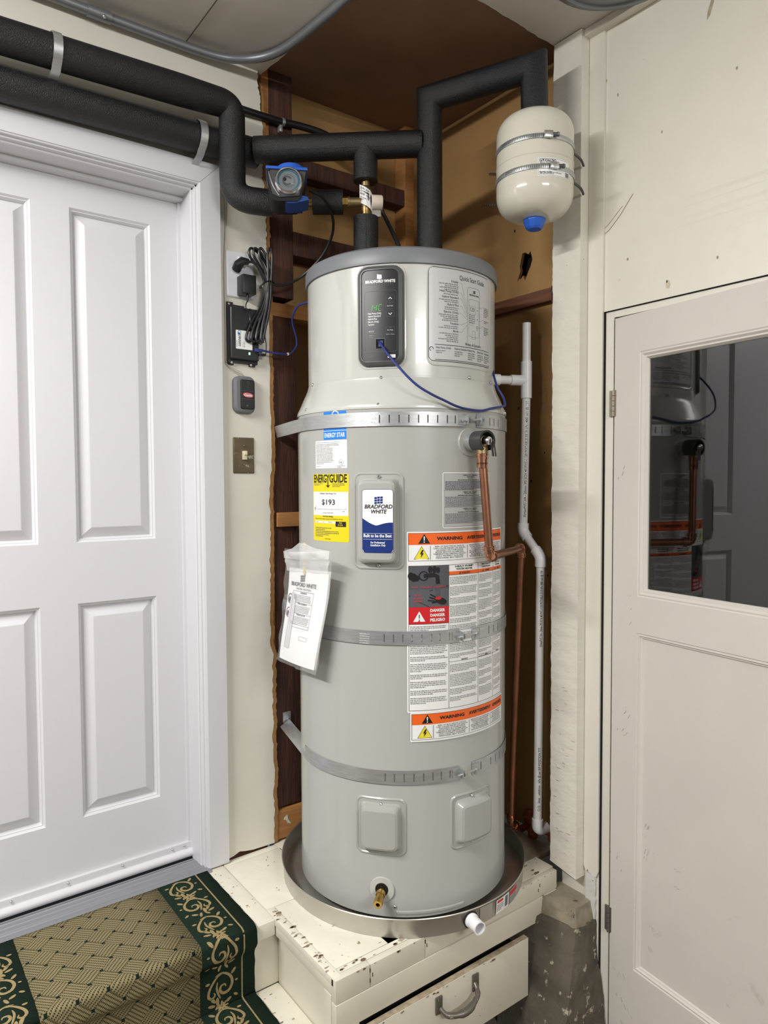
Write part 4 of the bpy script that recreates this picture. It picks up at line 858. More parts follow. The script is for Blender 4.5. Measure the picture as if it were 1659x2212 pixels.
# control panel
u0=hu(776,690,.2755)[0]; u1=hu(872,690,.2755)[0]; v1=2.158; v0=1.900
b=MB(); pillow(b,hs,u0-.007,v0-.007,u1+.007,v1+.007,[(0,-.001,.030),(.001,.0016,.030),(.004,.0024,.028),(.0065,.0012,.026)],nm=8,cap=False); b.build('panel_recess',M_heater2,wh,ang=60)
b=MB(); pillow(b,hs,u0,v0,u1,v1,[(0,0,.026),(.0008,.007,.026),(.004,.013,.024),(.010,.0155,.018),(.0125,.0155,.015),(.0135,.0125,.014)],nm=8,capmi=1); cpn=b.build('control_panel',[M_bezel,M_blackg],wh,ang=50,label='black control panel with green digits in a charcoal bezel')
hp_=hmap(.2755+.0125); u0+=.0135;u1-=.0135;v0+=.0135;v1-=.0135; W=u1-u0; Hh=v1-v0
pr=Print(hp_,.0002); P_=lambda fx,fy:(u0+W*fx,v1-Hh*fy)
q=P_(.47,.072); s_=.0065; pr.poly([(q[0]-s_,q[1]-s_*.8),(q[0]+s_*.2,q[1]-s_*1.1),(q[0]+s_,q[1]-s_*.8),(q[0]+s_*.9,q[1]+s_*.7),(q[0],q[1]+s_*.75),(q[0]-s_*.9,q[1]+s_)],I_w,1)
pr.text('BRADFORD WHITE',*P_(.49,.138),.0098,I_w,1,'C',.035,fit=W*.85,res=3); pr.text('W A T E R   H E A T E R S',*P_(.49,.162),.0042,I_lg,1,'C',0,fit=W*.72)
pr.frame(*P_(.025,.905),*P_(.965,.225),.0006,I_lg,1,.008)
for fy,t in ((.28,'up'),(.363,'ENTER'),(.448,'dn'),(.63,'FILTER')):
    pr.frame(*P_(.655,fy+.068),*P_(.89,fy),.0005,I_lg,1,.001); c=P_(.772,fy+.036)
    if t=='up': pr.line([(c[0]-.004,c[1]-.002),(c[0],c[1]+.003),(c[0]+.004,c[1]-.002)],.0018,I_w,1)
    elif t=='dn': pr.line([(c[0]-.004,c[1]+.002),(c[0],c[1]-.003),(c[0]+.004,c[1]+.002)],.0018,I_w,1)
    else: pr.text(t,c[0],c[1]-.0018,.0052,I_sil,1,'C',.01); pr.rect(c[0]-.002,c[1]+Hh*.027,c[0]+.002,c[1]+Hh*.033,I_lg,2)
pr.frame(*P_(.13,.705),*P_(.345,.64),.0005,I_lg,1,.001); pr.text('MODE',*P_(.235,.682),.0052,I_sil,1,'C',.01); pr.text('Hold for',*P_(.235,.722),.0034,I_sil,1,'C'); pr.text('F / C',*P_(.235,.745),.0038,I_sil,1,'C'); pr.text('Hold to Reset',*P_(.775,.717),.0042,I_sil,1,'C',fit=W*.24)
for k,t in enumerate(('Heat Pump (Only)','Hybrid Standard','Hybrid Plus','Electric (Only)','Vacation')): pr.text(t,*P_(.14,.484+.0305*k),.0062,I_w,1,'L',.012,fit=W*(.38,.36,.26,.31,.18)[k])
pr.ell(*P_(.10,.571),.0007,.0007,I_or,1)
def seg(pr,x,y,w_,h_,on_,m):
    t=.0022; sl=.12*h_
    S={'a':((0,h_),(w_,h_)),'g':((0,h_/2),(w_,h_/2)),'d':((0,0),(w_,0)),'f':((0,h_/2),(0,h_)),'b':((w_,h_/2),(w_,h_)),'e':((0,0),(0,h_/2)),'c':((w_,0),(w_,h_/2))}
    for k in on_:
        (a,b1),(c,d)=S[k]; g=.0008; 
        dx=(c-a); dy=(d-b1); l=math.hypot(dx,dy); dx/=l;dy/=l
        A_=(x+a+dx*g+(b1)*.12,y+b1+dy*g); B_=(x+c-dx*g+(d)*.12,y+d-dy*g); pr.line([A_,B_],t,m,1)
x,y=P_(.19,.448); seg(pr,x,y,.0001+.006,.0155,'bc',I_led)
x,y=P_(.30,.448); seg(pr,x,y,.0075,.0155,'fgbc',I_led); x,y=P_(.44,.448); seg(pr,x,y,.0075,.0155,'afed',I_led)
pr.frame(*P_(.345,.872),*P_(.625,.755),.0012,I_lg,1); pr.rect(*P_(.355,.867),*P_(.615,.76),M_void,1); pr.rect(*P_(.44,.845),*P_(.56,.78),M_blued,2)
pr.rect(*P_(.70,.972),*P_(.915,.935),I_w,1); pr.text('C',*P_(.77,.963),.004,I_lg,2); pr.text('A-4288101',*P_(.14,.962),.004,I_lg,1,fit=W*.22)
pr.build('panel_print',cpn)
# drain valve near the base
c=onH(825,1921,.3085); n=Vector((c.x-HC.x,c.y-HC.y,0)).normalized(); 
b=MB(); b.lathe([(.0175,-.02),(.0175,.0015),(.0185,.0025),(.0325,.0025),(.0335,.001),(.0335,-.003)],40,0,c,n); b.build('drain_collar',M_heater2,wh)
b=MB(); b.lathe([(.0,.0016),(.0170,.0020)],24,0,c,n); b.build('drain_recess_shade',M_void,wh)  # black disc laid on the jacket, painting the shade of a recess
d=(n+Vector((0,0,-.22))).normalized(); b=MB(); b.lathe([(.0085,-.01),(.0085,.010),(.012,.012),(.0125,.022),(.010,.024),(.010,.034),(.0125,.036),(.0125,.050),(.0115,.053),(.0055,.053),(.0045,.035)],24,0,c,d); b.build('drain_valve',M_brass,wh)
# front service seam and base groove
b=MB(); vs=[]; u0,u1=hu(760,1985,.3085)[0],hu(950,1985,.3085)[0]; pillow(b,hmap(.3085),-.02,.458,.175,.470,[(0,-.0005,.004),(.002,.0018,.004),(.004,.0024,.003)],nm=8); b.build('base_rib',M_heater,wh)
# ---- temperature and pressure relief valve
c=onH(1014,955,.3075); n=Vector((c.x-HC.x,c.y-HC.y,0)).normalized(); t_=Vector((-n.y,n.x,0)); rv=None
b=MB(); b.lathe([(.021,-.003),(.021,.003),(.0365,.003),(.038,.001),(.038,-.003)],40,0,c,n); b.build('valve_flange',M_heater,wh)
b=MB(); b.lathe([(.0195,.0),(.0235,.0),(.0235,.030),(.0195,.030)],40,0,c,n); b.build('valve_collar',M_galv,wh)
rvo=MB(); rvo.lathe([(.0225,.028),(.0272,.028),(.0272,.070),(.0225,.070),(.0225,.028)],36,0,c,n,a0=math.radians(-60),a1=math.radians(240),x0=t_)
rv=rvo.build('relief_valve_guard',mat('dark_sleeve',L(54,56,58),.35),wh,label='dark cut-away sleeve around the relief valve')
b=MB(); b.lathe([(.011,-.01),(.011,.03),(.015,.032),(.015,.055),(.0135,.058)],20,0,c,n,cap=True); dn=c+n*.050; b.lathe([(.0115,0),(.0125,-.012),(.0155,-.016),(.0155,-.032),(.012,-.033)],12,0,dn,(0,0,1),cap=True); b.build('relief_valve_body',M_brassd,wh)
b=MB(); b.lathe([(.011,.055),(.0125,.058),(.0125,.068),(.0105,.076),(.006,.079),(.0001,.079)],24,0,c,n); l0=c+n*.074-t_*.002
b.box((-.0035,-.001,-.040),(.0035,.001,.004),fr=lambda x,y,z:l0+t_*(x+.007-z*.10)+n*(y+.003-z*.10)+Vector((0,0,z))); b.box((.0075,-.001,-.040),(.0115,.001,.004),fr=lambda x,y,z:l0+t_*(x+.007-z*.10)+n*(y+.003-z*.10)+Vector((0,0,z)))
b.build('relief_valve_lever',M_chrome,wh)
# copper discharge pipe
T0=dn+Vector((0,0,-.033)); B1=T0+Vector((.016,-.012,-(T0.z-1.405))); B2=on(1126,1184,'X',1.615); B3=on(1104,1778,'X',1.655)
cu=thing('copper_discharge_pipe','copper relief pipe bending twice down the right side of the heater','pipe')
b=MB(); b.tube([T0,B1],.0111,16); b.tube([B1,B2],.0111,16); b.tube([B2,B3],.0111,16); b.build('pipe_run',M_copper,cu)
def cfit(name,P,a,bb,r=.0135,l=.024,parent=cu,m=M_copperb):
    P=Vector(P); da=(Vector(a)-P).normalized(); db=(Vector(bb)-P).normalized(); b=MB(); pts=fillet([P+da*l,P,P+db*l],l*.85,8); b.tube(pts,r*.96,16)
    for d in (da,db):
        for k in (.75,1.0): b.tube([P+d*(l*k-.001),P+d*(l*k+.003)],r*1.18,16)
    return b.build(name,m,parent)
cfit('elbow_fitting',B1,T0,B2); cfit('elbow_fitting',B2,B1,B3); B4=on(1123,1792,'X',1.70); cfit('elbow_fitting',B3,B2,B4)
b=MB(); b.tube([B3,B4,Vector((1.752,B4.y+.0,B4.z+.004))],.0111,14); b.build('wall_stub',M_copper,cu)
b=MB(); 
for dz,r in ((0,.0165),(-.008,.0155),(-.022,.014)): b.tube([T0+Vector((0,0,dz)),T0+Vector((0,0,dz-.005))],r,16)
b.tube([T0+Vector((0,0,.001)),T0+Vector((0,0,-.036))],.0140,16); b.build('threaded_adapter',M_copperb,cu)
MB().tube([T0+Vector((0,0,.002)),T0+Vector((0,0,.008))],.0150,16).build('thread_tape',M_blueh,cu)
def blob(name,p,r,seed,m,parent,sq=(.35,1,1)):
    from mathutils import noise
    bm=bmesh.new(); bmesh.ops.create_icosphere(bm,subdivisions=4,radius=1)
    for v in bm.verts:
        k=1+.55*noise.noise(v.co*1.6+Vector((seed,0,0)))+.22*noise.noise(v.co*5+Vector((0,seed,0))); v.co=Vector(p)+Vector((v.co.x*sq[0],v.co.y*sq[1],v.co.z*sq[2]))*r*k
    b=MB(); bm.verts.index_update(); b.add([v.co for v in bm.verts],[[q.index for q in f.verts] for f in bm.faces]); bm.free(); return b.build(name,m,parent,ang=80)
sl=thing('foam_sealant','dark copper brown foam sealant lumps where the copper pipe enters the board','sealant')
M_fd=mat('brown_expanding_foam',L(150,80,48),.6,var=.35,vscale=30,bump=.006,bscale=70)
blob('foam_lump',(1.742,B4.y-.01,B4.z+.02),.030,3,M_fd,sl); blob('foam_lump',(1.745,B4.y-.012,B4.z-.022),.018,8,M_fd,sl)
# PVC condensate drain
pv=thing('condensate_drain_pipe','white plastic drain pipe with a tee on the brown board right of the heater','pipe')
pT=on(1138,698,'X',1.668); tee=on(1137,822,'X',1.668); e1=on(1130,1148,'X',1.668); e2=on(1168,1203,'X',1.668); pb=on(1161,1782,'X',1.668)
pT.y=tee.y
b=MB(); b.tube([pT,tee+Vector((0,0,.05))],.0133,20,caps=True); b.build('upper_pipe',M_pvc,pv)
b=MB(); b.lathe([(.0105,0),(.0133,.0)],20,0,pT+Vector((0,0,.0005)),(0,0,1)); b.build('pipe_rim',M_pvcb,pv)
b=MB(); b.tube([tee+Vector((0,0,-.04)),e1],.0133,20); b.build('middle_pipe',M_pvc,pv)
b=MB(); b.tube([e1,e2],.0133,20); b.build('offset_pipe',M_pvc,pv)
b=MB(); b.tube([e2,pb],.0133,20); b.build('lower_pipe',M_pvc,pv)
la=onH(1062,821,.2755); ld=(la-tee); ld.z=0; ld=Vector((HC.x+.03,HC.y-.02,tee.z))-tee; ld.z=0; ld.normalize(); lq=tee+ld*.185
b=MB(); b.tube([tee+Vector((0,0,.058)),tee+Vector((0,0,-.055))],.0170,24); b.tube([tee,tee+ld*.052],.0165,24); b.build('tee_fitting',M_pvcb,pv)
b=MB(); b.tube([tee+ld*.05,tee+ld*.22],.0133,20); b.build('side_pipe',M_pvc,pv)
b=MB(); b.tube([tee+ld*.088,tee+ld*.200],.0172,24); b.build('adapter',M_pvcb,pv)
def elb(P,a,bb,l,name='elbow_fitting'):
    P=Vector(P); da=(Vector(a)-P).normalized(); db=(Vector(bb)-P).normalized(); b=MB(); b.tube(fillet([P+da*l,P,P+db*l],l*.7,8),.0172,24)
    return b.build(name,M_pvcb,pv)
elb(e1,tee,e2,.026); elb(e2,e1,pb,.030); e3=Vector((1.752,pb.y-.012,pb.z-.014)); elb(pb+Vector((0,0,-.016)),e2,e3,.036)
pr=None
def ptext(parent,txt,p0,p1,size,fit,start=.02,rr=.0133):
    ax=(p1-p0).normalized(); toc=(CAM-p0); toc=(toc-ax*toc.dot(ax)).normalized(); sd=ax.cross(toc)
    def fm(u,v,h): a=(v-.003)/rr*-1; return p0+ax*u+(toc*math.cos(a)+sd*math.sin(a))*(rr+h)
    q=Print(fm); q.text(txt,start,-.004,size,I_k,1,'L',.012,fit=fit); return q
q=ptext(pv,'XirtecPVC 3/4 - 20mm IPS SCH 40 PVC-1120 POTABLE 3310 kPa (480 psi) @ 73F',e1,tee,.010,.36,start=.045); q.build('pipe_print',pv)
q=ptext(pv,'XirtecPVC 3/4 - 20mm IPS SCH 40 PVC-1120 POTABLE 3310 kPa (480 psi) @ 73F',e2+(pb-e2)*.34,e2,.010,.235,start=.01); q.build('pipe_print',pv)
q=ptext(pv,'C) SI   kitec   adidition   kPa @ psi RIP POSITION 777',pb+Vector((0,0,.03)),e2,.010,.20,start=.02); q.build('pipe_print',pv)
fo=thing('foam_sealant','bright orange foam sealant around the white drain elbow at the board foot','sealant')
blob('foam_lump',(1.742,pb.y-.052,pb.z+.005),.038,5,M_orangef,fo,(.3,.7,1.1)); blob('foam_lump',(1.742,pb.y-.015,pb.z-.060),.030,12,M_orangef,fo,(.3,1,.8))

# ---- seismic straps
def strap(z0,z1,a_from,a_to,slots,name_,label,wall_pt=None,wall_z=None,rfar=None,logo=None,buckle=None):
    t=thing('metal_strap',label,'strap',group=None)
    R=.3110; zc0,zc1=z0,z1
    def band(aa,ab,sl,nm,tail=None,zoff=0):
        b=MB(); As=[]; a=aa
        marks=sorted([(s-.30,s+.30) for s in sl])
        pts=[aa,ab]+[x for m_ in marks for x in m_]; k=aa
        while k<ab: pts.append(k); k+=1.6
        pts=sorted(set(round(p,3) for p in pts if aa<=p<=ab)); h=z1-z0; lv=[z0,z0+h*.22,z0+h*.78,z1]; vs=[]
        for p in pts:
            r=math.radians(p)
            for z in lv: vs.append((HC.x+R*math.cos(r),HC.y+R*math.sin(r),z+zoff))
        F=[]
        for i in range(len(pts)-1):
            mid=(pts[i]+pts[i+1])/2; hol=any(m_[0]<mid<m_[1] for m_ in marks)
            for j in range(3):
                if j==1 and hol: continue
                F.append((4*i+j,4*i+4+j,4*i+5+j,4*i+1+j))
        if tail:      # straight run to the wall bracket
            n0=len(vs); hh=[0,h*.22,h*.78,h]
            for k in range(1,7):
                f=k/6; q=Vector(vs[0]).lerp(Vector(tail),f)
                dr_=(Vector(tail)-Vector(vs[0])).normalized(); cdv=(CAM-q).normalized(); wv=dr_.cross(cdv).normalized(); wv=wv if wv.z>0 else -wv; wv=Vector((0,0,1)).lerp(wv,min(1,f*2.5)).normalized()
                for x in hh: vs.append(tuple(q+wv*x))
            idx=[0]+[n0+4*k for k in range(6)]
            for k in range(6):
                for j in range(3): F.append((idx[k]+j,idx[k+1]+j,idx[k+1]+j+1,idx[k]+j+1))
        b.add(vs,F); o=b.build(nm,M_galv,t,ang=50); md=o.modifiers.new('t','SOLIDIFY'); md.thickness=.0012; md.offset=-1; return o
    bk=buckle or -91; 
    band(a_from,bk-5,[s for s in slots if s<bk-5.6],'band',wall_pt)
    band(bk+3.2,a_to,[s for s in slots if s>bk+3.8],'band')
    zc=(z0+z1)/2
    def at_(a,r,z): return Vector((HC.x+r*math.cos(math.radians(a)),HC.y+r*math.sin(math.radians(a)),z))
    for a,s in ((bk-5,1),(bk+3.2,-1)):
        b=MB(); p=at_(a,R,zc); n=at_(a,1,0)-Vector((HC.x,HC.y,0)); n.z=0; n.normalize(); tt=Vector((-n.y,n.x,0))*s
        b.box((-.001,-.001,-.012),(.001,.020,.012),fr=lambda x,y,z:p+tt*(x+.0)+n*y+Vector((0,0,z))); b.box((-.022,.0,-.012),(0,.0025,.012),fr=lambda x,y,z:p+tt*x+n*y+Vector((0,0,z))); b.build('ear',M_galv,t)
    pa,pb_=at_(bk-7.5,R+.013,zc-.003),at_(bk+4.6,R+.013,zc+.002)
    b=MB(); b.tube([pa,pb_],.0032,10); b.build('bolt',M_galv,t)
    d=(pb_-pa).normalized(); b=MB(); b.tube([pa+d*.020,pa+d*.028],.0078,6); b.build('nut',M_galv,t)
    b=MB(); b.tube([pb_-d*.004,pb_+d*.002],.0070,6); b.build('bolt_head',M_galv,t)
    if logo:
        pr=Print(hmap(R+.0003)); u=R*(math.radians(logo)-AREF); rn=random.Random(3); 
        for r_ in range(2 if z0>1.7 else 5):
            zz=z1-.012-r_*(.016 if z0>1.7 else .006)
            pr.words(u-.014,u+.014,zz+.006,1,.006 if z0>1.7 else .0045,mat('strap_stamp',L(225,225,225),.4),last=1,dens=.6)
        pr.build('stamped_mark',t)
    return t
A_=lambda px,py:math.degrees(AREF+hu(px,py,.311)[0]/.311)
s1=[A_(x,905) for x in (820,841,862,883,904,924,945,966,983,1058,1067,1076)]
s2=[A_(x,1385) for x in (830,850,870,890,911,932,950,971,1035,1056,1066,1075)]
s3=[A_(x,1680) for x in (832,852,873,894,915,935,953,972,1039,1060,1070,1078)]
w1=on(607,938,'Y',2.0); w1=Vector((1.075,2.004,1.725)); 
w2=on(616,1332,'Y',2.008); w3=on(605,1570,'Y',2.002)
st1=strap(1.7430,1.7790,-196,-38,s1,'s','upper galvanised strap round the top of the grey tank',(w1.x,w1.y,1.742),logo=A_(790,905),buckle=A_(1020,905))
st2=strap(1.1765,1.2125,-194,-38,s2,'s','middle galvanised strap crossing the large warning label',(w2.x,w2.y,1.235),logo=A_(788,1385),buckle=A_(1010,1380))
st3=strap(.808,.8455,-192,-38,s3,'s','lower galvanised strap above the two small square covers',(w3.x,w3.y,w3.z),buckle=A_(1010,1670))
for stt,px,py in ((st3,619,1549),(st2,621,1306)):
    p=on(px,py,'Y',2.008); b=MB(); b.box((p.x-.014,2.003,p.z-.016),(p.x+.014,2.010,p.z+.018),bev=.002); b.build('wall_bracket',M_galv,stt); b=MB(); b.lathe([(.010,0),(.010,.002),(.0065,.002),(.0065,.006),(.0001,.007)],8,0,(p.x,2.003,p.z),(0,-1,0)); b.build('lag_screw',M_galv,stt)

# ---- drain pan
pn=thing('drain_pan','round aluminium drain pan on the platform under the water heater','pan')
b=MB(); b.lathe([(.0001,.4312),(.357,.4312),(.361,.435),(.3645,.4815),(.3675,.4845),(.3690,.4825),(.3680,.4795),(.3655,.476),(.3625,.431),(.359,.4302),(.0001,.4302)],112,0,HO); b.build('pan_body',M_pan,pn)
def panU(px,py): return hu(px,py,.3665)
pm=hmap(.3655)
q=onH(1016,2007,.366); n=Vector((q.x-HC.x,q.y-HC.y,0)).normalized(); q.z=.457
b=MB(); b.lathe([(.0225,0),(.0225,.004),(.019,.0045)],8,0,q,n); b.build('rubber_washer',M_rub,pn)
b=MB(); b.lathe([(.019,.004),(.019,.009),(.0168,.010),(.0168,.044),(.0140,.044),(.0140,.004)],32,0,q,n); b.build('drain_stub',M_pvcb,pn,label='white plastic drain stub')
a,bb=panU(1037,1985)[0],panU(1064,1975)[0]; pr=Print(lambda u,v,h:Vector((HC.x+(.3628+(v-.431)*.056+h)*math.cos(AREF+u/.3655),HC.y+(.3628+(v-.431)*.056+h)*math.sin(AREF+u/.3655),v)),.0012)
c0=panU(1072,1990)[0]; c1=c0+.060; pr.rect(c0,.434,c1,.474,I_w,0); pr.rect(c0+.004,.464,c0+.030,.471,I_r,1); pr.words(c0+.003,c0+.035,.462,4,.005,I_lg); 
for k in range(9): pr.rect(c0+.040+k*.0016,.440,c0+.0408+k*.0016,.470,I_k,1)
pr.rect(c1+.004,.434,c1+.055,.474,I_sil,0); pr.rect(c1+.006,.458,c1+.05,.471,I_r,1); pr.words(c1+.006,c1+.05,.456,4,.005,I_lg)
pr.build('pan_label',pn); 
pr=Print(lambda u,v,h:Vector((HC.x+(.3628+(v-.431)*.056+h)*math.cos(AREF+u/.3655),HC.y+(.3628+(v-.431)*.056+h)*math.sin(AREF+u/.3655),v)),.0006); pr.rect(a,.432,bb,.477,M_pan,0); pr.build('overlap_seam',pn)

# ---- manual in a clear bag hanging from the heater
bg=thing('manual_bag','clear plastic bag holding a white manual, hung on the left of the heater','bag')
XP=.972
def bp(px,py,dx=0): p=on(px,py,'X',XP+dx); return (p.y,p.z)
BM=lambda u,v,h=0:Vector((XP-h+ .010*math.sin((v-1.2)*12)*(1 if v<1.5 else 0),u,v))
def sheet(name,P,m,hf,nu=14,nv=18,th=None,parent=bg,**kw):
    (a,b_,c_,d_)=P; vs=[];F=[]
    for j in range(nv+1):
        for i in range(nu+1):
            x=Vector(a).lerp(Vector(b_),i/nu).lerp(Vector(d_).lerp(Vector(c_),i/nu),j/nv); vs.append(BM(x.x,x.y,hf(i/nu,j/nv)))
    F=[(j*(nu+1)+i,j*(nu+1)+i+1,(j+1)*(nu+1)+i+1,(j+1)*(nu+1)+i) for j in range(nv) for i in range(nu)]
    b=MB(); b.add(vs,F); o=b.build(name,m,parent,ang=80,**kw)
    if th: md=o.modifiers.new('t','SOLIDIFY'); md.thickness=th; md.offset=0
    return o
sheet('manual',[bp(624,1226),bp(710,1236),bp(690,1446),bp(615,1418)],M_paper,lambda s,t:.004+.006*math.sin(s*3),th=.007)
from mathutils import noise as _nz
wr_=lambda s,t:.012+.007*_nz.noise(Vector((s*3,t*5,.3)))+.004*_nz.noise(Vector((s*9,t*8,1.3)))+.006*math.sin(s*3)
sheet('bag_film',[bp(619,1184),bp(721,1190),bp(697,1456),bp(611,1421)],M_bag,wr_,22,30)
sheet('bag_top_flap',[bp(620,1192),bp(720,1190),bp(712,1238),bp(624,1232)],mat('milky_film',(.88,.89,.9,1),.25,alpha=.45),lambda s,t:.016+.012*math.sin(PI*s)*(1-t)+.006*_nz.noise(Vector((s*5,t*3,2))),18,8)
b=MB(); vs=[]; tp_=[bp(620,1190),bp(640,1184),bp(656,1172),bp(668,1173),bp(690,1184),bp(721,1190)]; bt_=[bp(622,1205),bp(640,1207),bp(656,1208),bp(668,1208),bp(690,1208),bp(719,1208)]
for a,c_ in zip(tp_,bt_): vs+=[BM(a[0],a[1],.018),BM(c_[0],c_[1],.020)]
b.add(vs,[(2*i,2*i+2,2*i+3,2*i+1) for i in range(5)]); b.build('gathered_top',MATS['milky_film'],bg)
b=MB(); a=bp(663,1172); c_=bp(662,1240); b.tube([BM(a[0],a[1],.008),BM(c_[0],c_[1],.016)],.0045,6); b.build('tape_strip',mat('tan_tape',L(205,196,170),.4),bg)
def PM(u,v,h=0): return BM(u,v,h)
pc=[bp(624,1226),bp(710,1236),bp(690,1446),bp(615,1418)]
def PF(fx,fy,h=0):
    x=Vector(pc[0]).lerp(Vector(pc[1]),fx).lerp(Vector(pc[3]).lerp(Vector(pc[2]),fx),fy); return BM(x.x,x.y,.0078+.006*math.sin(fx*3)+h)
Wb=.20;Hb=.275
pr=Print(lambda u,v,h:PF(u/Wb,1-v/Hb,h)); Y=lambda f:Hb*(1-f)
flag(pr,Wb*.42,Y(.095),.022,I_lg,0); pr.text('BRADFORD WHITE',Wb*.43,Y(.185),.017,I_dg,1,'C',.02,fit=Wb*.66); pr.text('WATER HEATERS',Wb*.45,Y(.22),.008,I_lg,1,'C',0,fit=Wb*.4)
pr.frame(Wb*.18,Y(.62),Wb*.72,Y(.235),.0009,I_lg,1)
for f0,t in ((.255,'WARNING'),(.37,'AVERTISSEMENT'),(.485,'ADVERTENCIA')):
    pr.text(t,Wb*.47,Y(f0+.005),.007,I_dg,1,'C',.02); pr.words(Wb*.22,Wb*.70,Y(f0+.012),6,.0042,I_dg,last=.4); pr.rect(Wb*.18,Y(f0+.105),Wb*.72,Y(f0+.102),I_lg,1)
for f0 in (.33,.48): pr.ring(Wb*.10,Y(f0),.0125,.0150,I_k,1); pr.ell(Wb*.09,Y(f0+.01),.006,.008,I_k,2)
pr.frame(Wb*.12,Y(.86),Wb*.28,Y(.60),.0006,I_lg,1); pr.rrect(Wb*.12,Y(.86),Wb*.28,Y(.26),.006,mat('print_pale_grey',L(205,206,210),.5),0); pr.frame(Wb*.52,Y(.74),Wb*.72,Y(.70),.0006,I_lg,1)
pr.build('manual_print',bg)

# ---- blue network cable
def cyD(px,py,D): return onD(px,py,D)
cb=thing('network_cable','blue network cable from the control panel round the heater to the black box','cable')
P=[onH(819,738,.2885),onH(822,742,.296),onH(838,765,.318),onH(860,791,.335),onH(882,815,.342),onH(905,835,.345),onH(935,853,.34),onH(962,866,.333),onH(985,877,.328),onH(1010,884,.322),onH(1040,887,.318),onH(1062,882,.316),onD(1085,878,1.975),onD(1091,874,2.0),onD(1087,858,2.02),onD(1076,840,2.02),onD(1069,820,2.03),onD(1064,800,2.06),onD(1052,775,2.15)]
b=MB(); b.tube(P,.0032,8,sm=5); b.build('cable_run',M_blued,cb)
P=[onD(690,645,2.2),on(665,653,'Y',1.90),on(645,660,'Y',1.93),on(633,680,'Y',1.955),on(632,700,'Y',1.965),on(639,725,'Y',1.965),on(641,745,'Y',1.965),on(632,760,'Y',1.965),on(622,765,'Y',1.965),on(595,763,'Y',1.965),on(566,757,'Y',1.972)]
b=MB(); b.tube(P,.0032,8,sm=5); b.build('cable_run',M_blued,cb)
b=MB(); p=on(558,757,'Y',1.972); b.box((p.x-.012,1.967,p.z-.006),(p.x+.012,1.978,p.z+.005),bev=.002); b.build('cable_plug',M_blued,cb)
MB().tube([on(621,762,'Y',1.9645),on(623,767,'Y',1.9645)],.0040,8).build('cable_tie',M_ivory,cb)
# ================================================================ INSULATED PIPES
RF=.0385
def foamtube(b,pts,r=RF,seg=28,ends=True):
    b.tube(pts,r,seg)
hot=thing('insulated_pipe','black foam covered upper pipe running over the white door and bending down to the pump','pipe')
TEE=onD(790,437,2.1); RVx=onD(928,312,2.1)
pA=[Vector((-.6,1.94,2.663)),Vector((.30,1.94,2.674)),Vector((.78,1.94,2.692)),Vector((.904,1.94,2.690)),Vector((.903,1.94,2.455)),Vector((.918,1.925,2.418)),Vector((1.0,1.862,2.419))]
zz=TEE.z
YP=1.897
_a,_b=on(0,77,'Y',YP),on(400,198,'Y',YP); _v=on(502,330,'Y',YP); k_=(_b.z-_a.z)/(_b.x-_a.x)
pA=[Vector((-.6,YP,_a.z+k_*(-.6-_a.x))),Vector((_v.x,YP,_a.z+k_*(_v.x-_a.x))),Vector((_v.x-.001,YP,on(502,428,'Y',YP).z)),on(590,440,'Y',1.845)]
path=[pA[0]]+[pA[0].lerp(pA[1],k/10) for k in range(1,10)]+fillet([pA[0].lerp(pA[1],.95),pA[1],pA[2],pA[3]],.075,10)[1:]
b=MB(); b.tube(path,[.0405 if q.x<.80 else (.0405-.0035*min(1,(q.x-.80)/.06)) for q in path],28); b.build('foam_sleeve',M_foam,hot)
b=MB(); b.tube([pA[3]-(pA[3]-pA[2])*.2,pA[3]+(pA[3]-pA[2]).normalized()*.03],.0125,14); b.build('copper_core',M_copper,hot)
ret=thing('insulated_pipe','black foam covered lower pipe running over the white door behind the vertical bend','pipe')
q0=Vector((-.6,1.955,2.551)); q1=Vector((.985,1.950,2.583))
b=MB(); b.tube([q0.lerp(q1,k/10) for k in range(11)],.0425,28); b.build('foam_sleeve',M_foam,ret)
cold=thing('insulated_pipe','black foam covered pipe crossing above the heater, rising and dropping to the expansion tank','pipe')
X0=Vector((.965,1.917,2.577)); X1=Vector((RVx.x-.02,RVx.y+.012,2.583))
rvt=Vector((RVx.x,RVx.y,2.712)); tkT=Vector((1.502,1.322,2.722)); tkc=Vector((1.503,1.318,0))
b=MB(); b.tube([X0.lerp(X1,k/6) for k in range(7)],.037,28); b.build('foam_cross_sleeve',M_foam,cold)
m_=rvt.lerp(tkT,.5); b=MB(); b.mitre([Vector((RVx.x,RVx.y,2.19)),rvt,m_],.0372); b.build('foam_riser_sleeve',M_foam,cold)
b=MB(); b.mitre([m_,tkT,Vector((tkc.x,tkc.y,2.55))],.0365); b.build('foam_drop_sleeve',M_foamb,cold)
sx=(X1-X0).normalized(); toc=(CAM-X0); toc=(toc-sx*toc.dot(sx)).normalized()
b=MB(); s0=(toc*math.cos(.05)+sx.cross(toc)*math.sin(.05)); b.tube([X0+sx*.012+s0*.0368,X1-sx*.03+s0*.0368],.0010,6); b.build('foam_slit',M_rub,cold)
